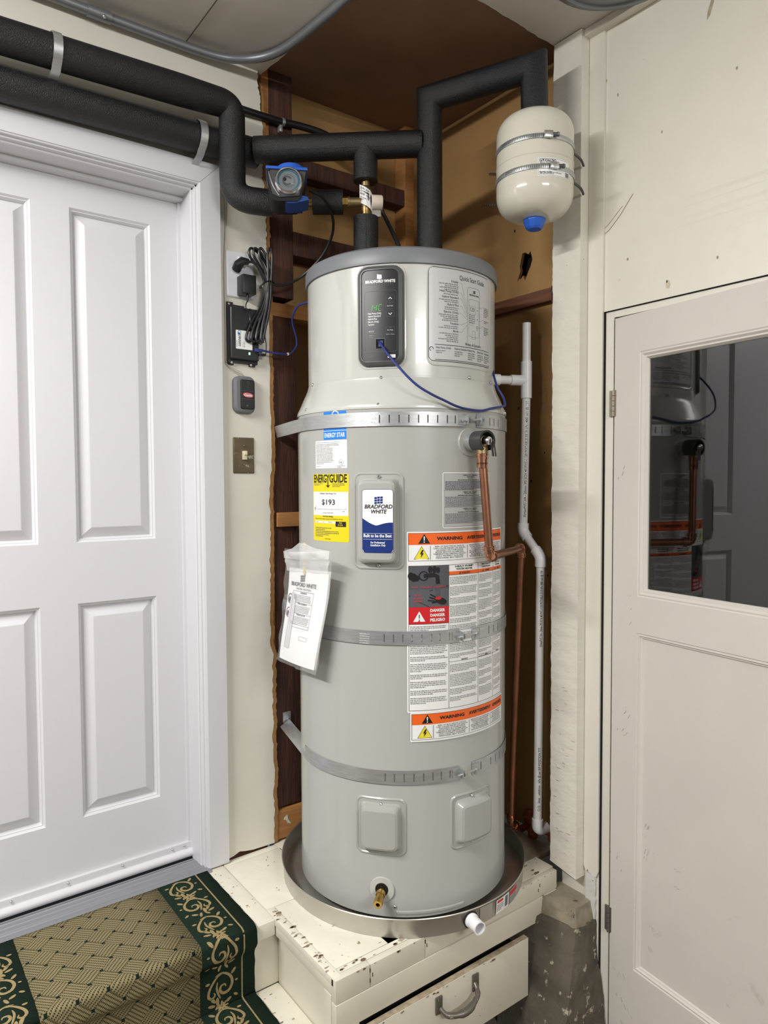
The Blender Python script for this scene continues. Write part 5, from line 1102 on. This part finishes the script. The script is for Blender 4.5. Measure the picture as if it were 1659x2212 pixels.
# branch dropping to the mixing valve
br=thing('insulated_pipe','short black foam sleeve hanging above the brass mixing valve','pipe')
TX_,TY_=TEE.x,TEE.y
b=MB(); b.tube([(TX_,TY_,2.575),(TX_,TY_,2.478)],.0355,28); b.build('foam_sleeve',M_foam,br)
b=MB(); b.tube([(TX_,TY_,2.49),(TX_,TY_,2.462)],.012,14); b.build('pipe_core',M_brassd,br)
hs2=thing('insulated_pipe','short black foam sleeve between the brass valve and the heater lid','pipe')
b=MB(); b.tube([(TX_,TY_,2.19),(TX_,TY_,2.374)],.0365,28); b.build('foam_sleeve',M_foam,hs2)
b=MB(); tv=(CAM-Vector((TX_,TY_,1.6))).normalized(); b.tube([(TX_+tv.x*.0365,TY_+tv.y*.0365,2.20),(TX_+tv.x*.0365,TY_+tv.y*.0365,2.372)],.001,6); b.build('foam_slit',M_rub,hs2)
hp3=thing('insulated_pipe','short black foam sleeve between the blue pump and the brass valve','pipe')
hd=(Vector((TX_,TY_,TEE.z))-Vector((.918,1.93,TEE.z))).normalized(); hd.z=0
P0=Vector((TX_,TY_,TEE.z))-hd*.155; P1=Vector((TX_,TY_,TEE.z))-hd*.066
b=MB(); b.tube([P0,P1],.0345,28); b.build('foam_sleeve',M_foam,hp3)
b=MB(); b.tube([P0-hd*.02,P1+hd*.006],.012,14); b.build('pipe_core',M_brassd,hp3)
# pipe clamps
def clamp(px,py,pz,r,label):
    t=thing('pipe_strap',label,'strap'); p=Vector((px,py,pz)); b=MB(); w_=.0105
    ang=[math.radians(a) for a in range(20,245,10)]; pts=[(p.y-(r+.002)*math.cos(a)*1.0,p.z+(r+.002)*math.sin(a)) for a in ang]
    pts=[(2.0,p.z+r+.020),(1.985,p.z+r+.012)]+[(p.y-(r+.003)*math.cos(a),p.z+(r+.003)*math.sin(a)) for a in [math.radians(x) for x in range(85,-75,-8)]]+[(p.y-.010,p.z-r-.008),(1.975,p.z-r-.020),(1.996,p.z-r-.026),(1.996,p.z-r-.052)]
    vs=[]
    for y,z in pts: vs+=[(px-w_,y,z),(px+w_,y,z)]
    b.add(vs,[(2*i,2*i+2,2*i+3,2*i+1) for i in range(len(pts)-1)]); o=b.build('strap_band',M_galv,t,ang=60); md=o.modifiers.new('t','SOLIDIFY'); md.thickness=.0018; md.offset=0
    screw(t,(px,1.995,p.z-r-.042),(0,-1,0),.004); return t
p=on(118,112,'Y',YP); clamp(p.x,YP,_a.z+k_*(p.x-_a.x),.0405,'galvanised strap holding the upper foam pipe at the far left'); p=on(428,300,'Y',1.955); clamp(p.x,1.950,2.551+.032*(p.x+.6)/1.585,.0425,'galvanised strap holding the lower foam pipe above the casing corner')
# dark cable sheath behind the pipes
ct=thing('cable_sheath','thin dark conduit crossing the torn wall edge behind the foam pipes','conduit')
P=[on(505,230,'Y',1.985),on(527,238,'Y',1.985),on(570,252,'Y',1.99),on(610,264,'Y',1.995),on(650,273,'Y',1.995),on(700,290,'Y',1.99),on(745,318,'Y',2.0),on(790,350,'Y',2.0)]
b=MB(); b.tube(P,.0115,12,sm=5); b.build('sheath',M_black,ct)
p=on(610,264,'Y',1.995); b=MB(); b.lathe([(.0122,-.005),(.0128,-.005),(.0128,.005),(.0122,.005)],20,0,p,(P[4]-P[3])); b.box((p.x-.012,1.99,p.z-.032),(p.x-.001,2.008,p.z-.010),bev=.003); b.build('clip',M_galv,ct)
tl=thing('power_whip','black cable dropping behind the brass valve to the heater lid','cable')
b=MB(); b.tube([onD(820,445,2.18),onD(832,470,2.18),onD(846,498,2.17),onD(862,532,2.16)],.0062,10,sm=5); b.build('whip',M_black,tl)
# ceiling conduit
cc=thing('ceiling_conduit','grey metal conduit bending along the ceiling edge at top left','conduit')
P=[(-.6,1.972,2.828),(.30,1.972,2.832),(.40,1.972,2.833),(.66,1.972,2.833),(.85,1.968,2.835),(.93,1.945,2.838),(.985,1.895,2.84),(1.015,1.82,2.84),(1.030,1.70,2.84),(1.040,1.54,2.84),(1.045,1.2,2.84)]
b=MB(); b.tube(P,.0125,16,sm=5); b.build('tube',M_emt,cc)
b=MB(); p=Vector((.545,1.972,2.833)); b.tube([p-Vector((.03,0,0)),p+Vector((.03,0,0))],.0155,16); b.build('coupling',M_emt,cc); screw(cc,p+Vector((.010,-.013,-.009)),(0,-.8,-.6),.004)
fx=thing('ceiling_fixture','round dull grey metal fixture at the top right edge of the ceiling','fixture')
b=MB(); o=(1.497,1.045,2.858); b.lathe([(.186,0),(.186,-.012),(.178,-.020),(.160,-.026),(.156,-.020),(.13,-.024),(.0001,-.03)],64,0,o); b.build('fixture_body',M_emt,fx)

# ================================================================ PUMP
pm_=thing('circulation_pump','blue and black circulation pump with a round timer dial on the foam pipe','pump')
PC=onD(618,402,1.955); vd=Vector((PC.x,PC.y,0)).normalized(); vr=Vector((vd.y,-vd.x,0)); up=Vector((0,0,1))
tl_=.12
fz=(vd*math.cos(.12)-up*math.sin(.12)); fu=(up*math.cos(.12)+vd*math.sin(.12))
PQ=lambda u,v,h=0: PC+vr*u+fu*v-fz*h            # u right, v up, h toward camera
sc=1.955/1520*1.0
f_=lambda px,py:((px-618)*sc*1.03,(402-py)*sc*1.03)
b=MB(); face=[f_(*q) for q in ((578,366),(661,366),(658,392),(648,424),(640,432),(600,434),(586,428),(581,395))]
b.prism(face,PQ,-.075,.0); b.build('timer_housing',M_black,pm_,ang=30)
b=MB(); b.prism([(x*.98,y) for x,y in [f_(*q) for q in ((580,371),(659,371),(655,395),(645,422),(604,427),(590,421),(583,395))]],PQ,0,.004); b.build('timer_face',mat('grey_smoked_face',L(70,72,74),.15),pm_,ang=30)
b=MB(); b.box((f_(577,0)[0],f_(0,367)[1],-.078),(f_(662,0)[0],f_(0,361)[1],.003),bev=.002,fr=lambda x,y,z:PQ(x,y,z)); 
b.lathe([(.0001,.016),(.036,.016),(.040,.013),(.041,0)],32,0,PQ(f_(628,0)[0],f_(0,361)[1],-.040),fu); b.build('motor_top',M_blue,pm_)
mtc=PQ(f_(628,0)[0],f_(0,361)[1],-.040); b=MB(); b.lathe([(.0001,.0168),(.030,.0168)],32,0,mtc,fu); b.build('motor_label',M_black,pm_)
pr=Print(lambda u,v,h:mtc+vr*u+(vd)*v+fu*(.0168+h)); pr.text('UP15-10SU7P',0,-.012,.008,I_w,1,'C',.02,fit=.034); pr.words(-.022,.022,0,3,.006,I_w); pr.build('motor_print',pm_)
dc=f_(623,394); b=MB(); b.lathe([(.0375,.004),(.0375,.010),(.034,.014),(.030,.014)],40,0,PQ(dc[0],dc[1],0),-fz); b.build('dial_rim',M_chrome,pm_)
b=MB(); b.lathe([(.0001,.006),(.030,.006)],40,0,PQ(dc[0],dc[1],0),-fz); b.build('dial_face',mat('dial_grey',L(150,156,160),.4),pm_)
pr=Print(lambda u,v,h:PQ(dc[0]+u,dc[1]+v,.0064+h)); pr.ring(0,0,.024,.0275,I_teal,1,32,-1.2,3.6); pr.ring(0,0,.0145,.0155,I_dg,1,32); pr.ring(-.003,0,.008,.0125,I_lg,1,24,.5,5.6); pr.ell(-.009,.003,.004,.005,I_k,2)
for k in range(24): a=k*PI/12; pr.line([(.0165*math.cos(a),.0165*math.sin(a)),(.0195*math.cos(a),.0195*math.sin(a))],.0006,I_dg,1)
pr.build('dial_print',pm_)
b=MB(); b.lathe([(.036,.014),(.030,.020),(.018,.025),(.0001,.027)],40,0,PQ(dc[0],dc[1],0),-fz); b.build('dial_cover',mat('clear_dome',(1,1,1,1),.03,trans=1,ior=1.2),pm_)
screw(pm_,PQ(*f_(583,371),.003),-fz,.003,M_rub)
b=MB(); P=[f_(583,376),f_(592,404),f_(604,424)]; b.tube([PQ(*q,.005) for q in P],.0016,6,sm=5); b.build('trim_wire',M_chrome,pm_)
vc=Vector((TX_,TY_,TEE.z))-hd*.215
b=MB(); b.tube([vc-hd*.028,vc+hd*.028],.030,24); b.tube([vc-hd*.045,vc+hd*.045],.021,20); 
b.prism([f_(*q) for q in ((603,418),(650,418),(662,421),(664,427),(640,434),(622,436),(606,429))],PQ,-.060,-.004); b.build('pump_body',mat('dark_blue_casting',L(34,64,128),.4),pm_,ang=40)
# ================================================================ MIXING VALVE
mv=thing('mixing_valve','brass mixing valve with a white tag and beige cap above the heater','valve')
T=Vector((TX_,TY_,TEE.z)); toC=(CAM-T); toC.z=0; toC.normalize()
b=MB(); b.lathe([(.012,-.030),(.0135,-.028),(.0135,-.012),(.0175,-.006),(.0185,.014),(.0185,.030),(.015,.038),(.012,.045)],28,0,T,ZA); b.build('valve_body',M_brassd,mv)
b=MB(); b.tube([T-hd*.048,T-hd*.004],.0135,20); b.tube([T-hd*.052,T-hd*.046],.0160,20); b.build('side_port',M_brassd,mv)
b=MB(); b.tube([T-hd*.068,T-hd*.052],.0175,6); b.build('union_nut',M_brass,mv)
b=MB(); b.tube([T+Vector((0,0,-.062)),T+Vector((0,0,-.048))],.0185,6); b.tube([T+Vector((0,0,-.05)),T+Vector((0,0,-.028))],.0135,16); b.build('lower_nut',M_brass,mv)
rd=Vector((hd.y*-1,hd.x,0)); rg=Vector((vr.x,vr.y,0))
b=MB(); c0=T+rg*.016; b.lathe([(.020,0),(.022,.002),(.022,.030),(.020,.033),(.0001,.033)],12,0,c0,rg); b.build('valve_cap',M_beige,mv)
b=MB(); b.box((.018,-.006,-.042),(.045,.006,-.022),bev=.003,fr=lambda x,y,z:T+rg*x+toC*y+Vector((0,0,z))); b.build('cap_skirt',mat('grey_translucent',L(165,158,150),.4,alpha=.8),mv)
ang0=math.atan2(toC.y,toC.x)
TM=lambda u,v,h:Vector((T.x+(.0192+h)*math.cos(ang0+u/.0192),T.y+(.0192+h)*math.sin(ang0+u/.0192),T.z+v))
pr=Print(lambda u,v,h:TM(u,v-(u)*.55,h)); pr.rect(-.022,-.016,.026,.036,I_w,0); 
for y,t in ((.026,'2370 3/4"'),(.018,'L1170M3'),(.010,'ASSE 1017'),(-.008,'LF')): pr.text(t,-.018,y,.0075,I_k,1,'L',.01)
pr.words(-.018,.004,.006,2,.005,I_dg)
for k in range(9): pr.rect(.006,.004+k*.0024,.018,.0055+k*.0024,I_k,1)
pr.build('paper_tag',mv)

# ================================================================ EXPANSION TANK
et=thing('expansion_tank','cream expansion tank with two steel clamps and a blue cap','tank')
TC=(tkc.x,tkc.y,0); RT_=.1035; zt0,zt1=2.313,2.588
pf_=[(.0001,zt0+.0)]+[(RT_*math.sin(a)**.54,zt0+.066*(1-math.cos(a))) for a in [PI/2*k/14 for k in range(1,15)]]+[(RT_,2.446),(RT_+.001,2.447),(RT_+.001,2.449),(RT_,2.450)]+[(RT_*math.cos(a)**.5 if a<1.57 else .0001,zt1-.056+.056*math.sin(a)) for a in [PI/2*k/14 for k in range(0,15)]]
b=MB(); b.lathe(pf_,64,0,TC); b.build('tank_shell',M_tank,et,ang=30)
tb=on(1151,466,'X',tkc.x); 
b=MB(); b.lathe([(.025,0),(.030,-.002),(.0305,-.011),(.024,-.027),(.019,-.032),(.0001,-.032)],10,0,(TC[0],TC[1],zt0+.006),ZA); b.build('valve_cap',M_blue,et,smooth_=False,label='blue plastic cap')
tm_=lambda R_:(lambda u,v,h=0:Vector((TC[0]+(R_+h)*math.cos(u/R_),TC[1]+(R_+h)*math.sin(u/R_),v)))
def tU(px,py):
    d=ray(px,py); A=d.x**2+d.y**2; ox,oy=-TC[0],-TC[1]; B=d.x*ox+d.y*oy; Q=B*B-A*(ox*ox+oy*oy-RT_*RT_); t=(-B-math.sqrt(max(0,Q)))/A; p=CAM+d*t; a=math.atan2(p.y-TC[1],p.x-TC[0]); return a,p.z
u0,v1=tU(1161,345); u1,v0=tU(1230,377); v1=2.447+.0;  a0,zA=tU(1161,340); a1,zB=tU(1229,385)
pr=Print(tm_(RT_+.0002)); U0,U1=a0*RT_,a1*RT_; z1_=tU(1170,340)[1]; z0_=tU(1170,380)[1]
pr.rrect(U0,z0_,U1,z1_,.003,I_w,0); pr.frame(U0+.002,z0_+.002,U1-.002,z1_-.002,.0006,I_lg,1,.002); W=U1-U0
pr.rect(U0+.005,z1_-.0105,U0+W*.50,z1_-.0035,I_k,1); pr.text('FLEXTROL',U0+.0065,z1_-.0095,.0068,I_w,2,'L',.03,fit=W*.45); pr.text('Water Heater Expansion Tank',U0+.005,z1_-.0155,.0055,I_dg,2,'L',.01,fit=W*.7)
pr.words(U0+.005,U0+W*.7,z1_-.034,2,.004,I_lg); pr.text('Part No. X-FT8',U0+.005,z0_+.008,.0058,I_k,2,'L',.015,fit=W*.32)
for k in range(8): pr.rect(U1-.018+k*.0017,z0_+.004,U1-.0172+k*.0017,z0_+.016,I_k,1)
pr.build('tank_label',et)
def hclamp(z,label,apx,apy):
    t=thing('hose_clamp',label,'clamp'); b=MB(); R_=RT_+.0012; n=72; vs=[]
    for i in range(n):
        a=2*PI*i/n
        for zz_,rr in ((-.0065,0),(-.0050,.001),(.0050,.001),(.0065,0)): vs.append((TC[0]+(R_+rr)*math.cos(a),TC[1]+(R_+rr)*math.sin(a),z+zz_))
    b.add(vs,[(4*i+j,4*((i+1)%n)+j,4*((i+1)%n)+j+1,4*i+j+1) for i in range(n) for j in range(3)]); b.build('clamp_band',M_galv,t)
    a=tU(apx,apy)[0]; nn=Vector((math.cos(a),math.sin(a),0)); tt=Vector((-nn.y,nn.x,0)); p=Vector((TC[0],TC[1],z))+nn*(R_+.003)
    b=MB(); b.box((-.014,0,-.008),(.010,.009,.008),bev=.002,fr=lambda x,y,q:p+tt*x+nn*y+Vector((0,0,q))); b.build('screw_housing',M_chrome,t)
    b=MB(); b.tube([p+tt*.008+nn*.005,p+tt*.022+nn*.005],.0045,8); b.tube([p+tt*.020+nn*.005,p+tt*.026+nn*.005],.006,6); b.build('worm_screw',M_bezel,t)
    pr=Print(tm_(R_+.0012)); 
    for k in range(26): u=(a-.14-.045*k)*(R_+.0012); pr.rect(u,z-.004,u+.0018,z+.004,M_bezel,0)
    pr.build('band_slots',t)
    b=MB(); ar=-.35; q=[Vector((TC[0]+RT_*math.cos(x),TC[1]+RT_*math.sin(x),z)) for x in (-.9,-.6)]; 
    e=Vector((1.650,TC[1]-.075,z)); b.tube([Vector((TC[0]+RT_*math.cos(-.75),TC[1]+RT_*math.sin(-.75),z-.004)),Vector((1.62,TC[1]-.062,z-.006)),Vector((1.648,TC[1]-.050,z-.012))],.0035,8,sm=4); b.build('clamp_tail',M_bezel,t)
    b=MB(); b.box((1.60,TC[1]+.01,z-.008),(1.652,TC[1]+.03,z+.008)); b.build('wall_bracket',M_galv,t)
zc1=tU(1150,294)[1]; zc2=tU(1150,360)[1]
hclamp(zc1,'upper steel hose clamp round the cream expansion tank',1184,290); hclamp(zc2,'lower steel hose clamp round the cream tank, crossing its label',1196,355)
for z_,L_ in ((2.405,.07),(2.358,.09)):
    pass
for py,px0,L_,lab in ((376,1058,.035,'upper threaded rod stub in the board left of the expansion tank'),(443,1048,.05,'lower threaded rod stub in the board left of the expansion tank')):
    p=on(px0,py,'X',1.70); t=thing('threaded_rod',lab,'rod'); q=on(1084,py+1,'X',1.655); b=MB(); b.tube([p,q],.0042,10); b.build('rod',M_bezel,t); b=MB(); b.tube([p.lerp(q,k/14) for k in range(15)],[.0046 if k%2 else .0038 for k in range(15)],8); b.build('rod_thread',M_galv,t); b=MB(); b.tube([q,Vector((1.753,q.y,q.z))],.0042,8); b.build('rod_bend',M_bezel,t)

# ================================================================ ELECTRICS ON THE LEFT WALL
WP=lambda px,py:(on(px,py,'Y',1.995).x,on(px,py,'Y',1.995).z)
op=thing('outlet_plate','white wall outlet plate with black plugs right of the white door','outlet')
x0,x1,z0,z1=.905,.996,2.160,2.298
b=MB(); pillow(b,WLm,x0,z0,x1,z1,[(0,0,.004),(.0,.003,.004),(.003,.0062,.004),(.005,.0066,.004)],nm=2); b.build('cover_plate',M_plate,op)
pr=Print(WLm,.0068); 
for zc in (2.262,2.200):
    pr=Print(WLm,.0068); pr.rrect(.938,zc-.017,.972,zc+.017,.006,M_pvcb,0); pr.rect(.946,zc-.002,.948,zc+.008,I_k,1); pr.rect(.960,zc-.002,.962,zc+.008,I_k,1); pr.build('socket',op)
pass; screw(op,on(516,557,'Y',1.993),(0,-1,0),.003,M_plate)
ad=thing('power_adapter','square black power adapter plugged into the lower outlet','adapter')
a_,b_=WP(512,590),WP(547,640); b=MB(); b.box((.937,1.948,2.165),(.980,1.9925,2.222),bev=.003); b.build('adapter_body',M_black,ad)
b=MB(); p=Vector((.958,1.965,2.165)); b.tube([p,p+Vector((0,0,-.020))],[.0045,.003],8); P=[p+Vector((0,0,-.018)),on(531,660,'Y',1.97),on(534,672,'Y',1.965),on(541,668,'Y',1.955),on(540,690,'Y',1.945),on(545,712,'Y',1.95)]; b.tube(P,.0018,6,sm=4); b.build('adapter_cord',M_black,ad)
P=[on(573,690,'Y',1.96),on(579,684,'Y',1.96),on(580,690,'Y',1.96),on(572,715,'Y',1.96),on(560,730,'Y',1.96),on(558,740,'Y',1.96),on(566,742,'Y',1.96),on(570,715,'Y',1.962),on(573,700,'Y',1.965),on(572,722,'Y',1.965),on(575,745,'Y',1.965),on(574,764,'Y',1.965),on(572,768,'Y',1.965),on(562,766,'Y',1.97),on(552,764,'Y',1.975)]
b=MB(); b.tube(P,.0016,6,sm=4); b.build('adapter_cord',M_black,ad)
b=MB()
for k in range(4): b.tube([on(571+k*1.5,692,'Y',1.962-.001*k),on(559+k*3,728,'Y',1.962),on(561+k*3,741,'Y',1.962)],.0018,6,sm=3)
b.build('bundled_cord',M_black,ad)
b=MB(); p=on(566,767,'Y',1.975); b.box((p.x-.012,1.968,p.z-.004),(p.x+.008,1.980,p.z+.004),bev=.001); b.build('cord_plug',M_black,ad)
# pump cord: coil and runs
pcb=thing('pump_power_cord','looped black power cord tied in a bundle over the black box, running to the pump','cord')
base=[(543,536),(556,545),(566,556),(579,581),(586,610),(583,642),(573,676),(556,708),(543,735),(535,737),(532,726),(543,697),(561,666),(571,635),(569,604),(557,578),(541,556),(538,543)]
def loop(off,yd,sq=1,tp=0): 
    P=[]
    for (x,y) in base:
        c=575; x2=c+(x-c)*sq+off+ (tp if y<600 else 0)*(600-y)/60; P.append(on(x2,y,'Y',yd))
    return P
b=MB(); b.tube(loop(0,1.968),.0040,8,closed=True,sm=4); b.tube(loop(3,1.958,.82),.0040,8,closed=True,sm=4); b.tube(loop(5,1.951,.62,3),.0040,8,closed=True,sm=4); b.tube(loop(6,1.944,.40,14),.0040,8,closed=True,sm=4); b.build('cord_coil',M_black,pcb)
P=[on(519,572,'Y',1.972),on(533,567,'Y',1.968),on(545,566,'Y',1.960),on(556,574,'Y',1.955),on(566,590,'Y',1.952),on(578,612,'Y',1.950)]
b=MB(); b.tube(P,.0042,8,sm=5); b.build('cord_run',M_black,pcb)
P=[on(586,612,'Y',1.955),on(600,616,'Y',1.95),on(618,614,'Y',1.945),on(645,602,'Y',1.93),on(672,580,'Y',1.90),on(698,550,'Y',1.86),on(716,512,'Y',1.82),on(720,480,'Y',1.78),on(712,450,'Y',1.75),on(698,428,'Y',1.72),on(684,418,'Y',1.71),on(668,412,'Y',1.72)]
b=MB(); b.tube(P,.0042,8,sm=6); b.build('cord_run',M_black,pcb)
b=MB(); p=on(515,573,'Y',1.985); b.tube([p+Vector((-.004,.006,-.012)),p+Vector((-.004,-.010,.0)),p+Vector((.006,-.016,.010)),p+Vector((.024,-.018,.010))],[.014,.0145,.013,.009],10,sm=0); b.build('cord_plug',M_black,pcb)
b=MB(); P=[on(560,621,'Y',1.94),on(572,610,'Y',1.936),on(584,607,'Y',1.94),on(592,612,'Y',1.955)]; b.tube(P,.0022,6,sm=4); b.tube([on(563,616,'Y',1.94),on(566,622,'Y',1.935),on(560,623,'Y',1.935)],.0012,5); b.build('twist_tie',M_black,pcb)
# network bridge box
bx=thing('network_box','flat black network box with a white label below the outlet plate','electronics box')
b=MB(); pillow(b,WLm,.908,1.972,1.000,2.128,[(0,0,.003),(0,.022,.003),(.002,.025,.003)],nm=2); b.build('box_body',M_black,bx)
b=MB()
for x,z in ((.914,2.134),(.914,1.966),(.986,1.966)): b.prism([(x-.010,z-.010),(x+.010,z-.010),(x+.010,z+.010),(x-.010,z+.010)],WLm,0,.006)
b.prism([(.904,1.963),(1.002,1.963),(1.002,1.974),(.904,1.974)],WLm,0,.010); b.prism([(.904,2.124),(.96,2.124),(.96,2.136),(.904,2.136)],WLm,0,.010); b.prism([(.9035,1.96),(.910,1.96),(.910,2.136),(.9035,2.136)],WLm,0,.014); b.build('mounting_flange',M_black,bx)
for q in ((494,657),(500,783),(542,789)): screw(bx,on(*q,'Y',1.990),(0,-1,0),.0035,M_galv)
pr=Print(WLm,.0252); a0_=on(509,712,'Y',1.975); a1_=on(545,754,'Y',1.975); X0_,X1_,Z0_,Z1_=a0_.x,a1_.x,a1_.z-.004,a0_.z
pr.rrect(X0_,Z0_,X1_,Z1_,.002,I_w,0); pr.text('connect',X0_+.016,Z0_+.008,.0155,I_dg,1,'L',.02,fit=.036,rot=PI/2); pr.ell(X0_+.010,Z1_-.010,.004,.003,I_b,1); pr.ring(X0_+.012,Z1_-.006,.004,.0055,I_teal,1); 
f2=Print(lambda u,v,h:WLm(X0_+v,Z0_+u,h),.0252); f2.words(.006,.040,.006+.0,1,.004,I_lg); f2.words(.006,.035,.026,1,.0035,I_lg); f2.words(.006,.035,.031,1,.0035,I_lg); pr.build('box_label',bx); f2.build('box_label_print',bx)
b=MB(); p=on(539,764,'Y',1.9745); b.box((p.x-.0025,1.974,p.z-.0035),(p.x+.0025,1.976,p.z+.0035)); b.build('status_light',mat('green_white_led',L(150,255,170),.4,emit=(L(120,255,150),4)),bx)
# garage door opener button
gb=thing('door_opener_button','grey and black garage door opener button above the light switch','button')
x0,x1,z0,z1=.920,.990,1.811,1.924
b=MB(); pillow(b,WLm,x0,z0,x1,z1,[(0,0,.020),(0,.012,.020),(.003,.018,.018),(.007,.020,.016)],nm=4); b.build('button_case',M_opener,gb)
b=MB(); OM=lambda u,v,h:WLm(u,v,h); pillow(b,OM,.938,1.823,.984,1.913,[(0,.019,.006),(.001,.0235,.006),(.003,.0245,.006)],nm=4); b.build('button_pad',M_black,gb)
pr=Print(WLm,.0248); pr.ell(.961,1.866,.018,.0075,I_r,0,-.1,20); pr.ell(.961,1.866,.0165,.0062,mat('ink_rose',L(205,120,125),.4),1,-.1,20); pr.text('Genie',.961,1.862,.011,I_w,2,'C',.02,fit=.026); pr.ring(.962,1.904,.0035,.0042,I_lg,1); pr.line([(.961,1.90),(.961,1.882)],.0006,I_lg,1); pr.rect(.939,1.8775,.983,1.8785,I_dg,1); pr.rect(.939,1.853,.983,1.854,I_dg,1); pr.ell(.958,1.834,.003,.003,I_dg,1); pr.build('button_print',gb)
# switch
sw=thing('light_switch','worn brass light switch plate with an ivory toggle on the cream wall','switch')
b=MB(); pillow(b,WLm,.920,1.628,.990,1.738,[(0,0,.003),(0,.002,.003),(.003,.005,.003)],nm=2); b.build('switch_plate',M_swp,sw)
b=MB(); b.box((.948,1.985,1.670),(.961,1.995,1.697),bev=.001); b.box((.950,1.978,1.684),(.959,1.99,1.696),bev=.002); b.build('toggle',M_ivory,sw)
screw(sw,(.955,1.9945,1.712),(0,-1,0),.003,M_swp); screw(sw,(.955,1.9945,1.655),(0,-1,0),.003,M_swp)
# bell wire beside the casing
bw=thing('bell_wire','thin grey wire down the casing edge to the opener button','wire')
b=MB(); b.tube([on(487,420,'Y',1.9955),on(487,470,'Y',1.9965),on(484,560,'Y',1.9975),on(484,590,'Y',1.997),on(486,700,'Y',1.9975),on(487,770,'Y',1.997),on(490,786,'Y',1.992),on(505,796,'Y',1.988),on(520,804,'Y',1.985),on(527,812,'Y',1.985)],.0013,6,sm=5)
b.tube([on(489,786,'Y',1.993),on(503,799,'Y',1.989),on(518,807,'Y',1.986),on(527,813,'Y',1.985)],.0011,6,sm=5); b.build('wire',M_wire,bw)
# ---- chips and wear along the painted edges of platform and steps
def chips(name,fm,u0,u1,v0,v1,n,seed,parent,smin=.002,smax=.009,m=None,thin=1):
    rn=random.Random(seed); pr=Print(fm)
    for k in range(n):
        u=rn.uniform(u0,u1); v=rn.uniform(v0,v1); a=rn.uniform(smin,smax); b_=a*rn.uniform(.25,.6)*thin; r=rn.uniform(-.5,.5); q=rn.randint(5,8)
        pr.poly([(u+a*math.cos(t+r)*rn.uniform(.6,1.2),v+b_*math.sin(t+r)*rn.uniform(.6,1.2)) for t in [2*PI*i/q for i in range(q)]],m or (M_worn if rn.random()<.65 else mat('chip_brown',L(112,92,70),.8)))
    return pr.build(name,parent,kind='stuff')
TOPm=lambda z:(lambda u,v,h=0:Vector((u,v,z+h)))
chips('chipped_paint',TOPm(.4316),.864,.885,1.37,1.69,46,1,pf)
chips('chipped_paint',TOPm(.4301),.89,1.13,1.374,1.387,16,2,pf)
chips('chipped_paint',TOPm(.4296),1.145,1.65,1.374,1.436,40,3,pf,.003,.014)
chips('chipped_paint',TOPm(.4301),.89,1.04,1.40,1.60,14,4,pf,.0015,.005)
chips('chipped_paint',TOPm(.4301),.87,1.03,1.72,1.96,8,5,pf,.001,.004)
chips('chipped_paint',TOPm(.4301),.81,.855,1.66,1.96,14,6,st,.001,.005)
chips('chipped_paint',TOPm(.2401),.81,.872,1.42,1.65,18,7,st,.001,.006)
chips('chipped_paint',pmap((0,1.3515,0),XA,ZA,(0,-1,0)),.87,1.65,.425,.429,22,8,pf,.002,.008)
chips('chipped_paint',pmap((0,1.3318,0),XA,ZA,(0,-1,0)),.93,1.50,.282,.288,16,9,dr,.003,.010)
chips('chipped_paint',pmap((0,1.3318,0),XA,ZA,(0,-1,0)),.95,1.50,.13,.27,14,10,dr,.001,.003)
chips('paint_crack',pmap((1.648,0,0),YA,ZA,(-1,0,0)),1.29,1.36,.47,1.0,34,11,wr,.003,.010,mat('crack_grey',L(176,168,148),.7),thin=.35)
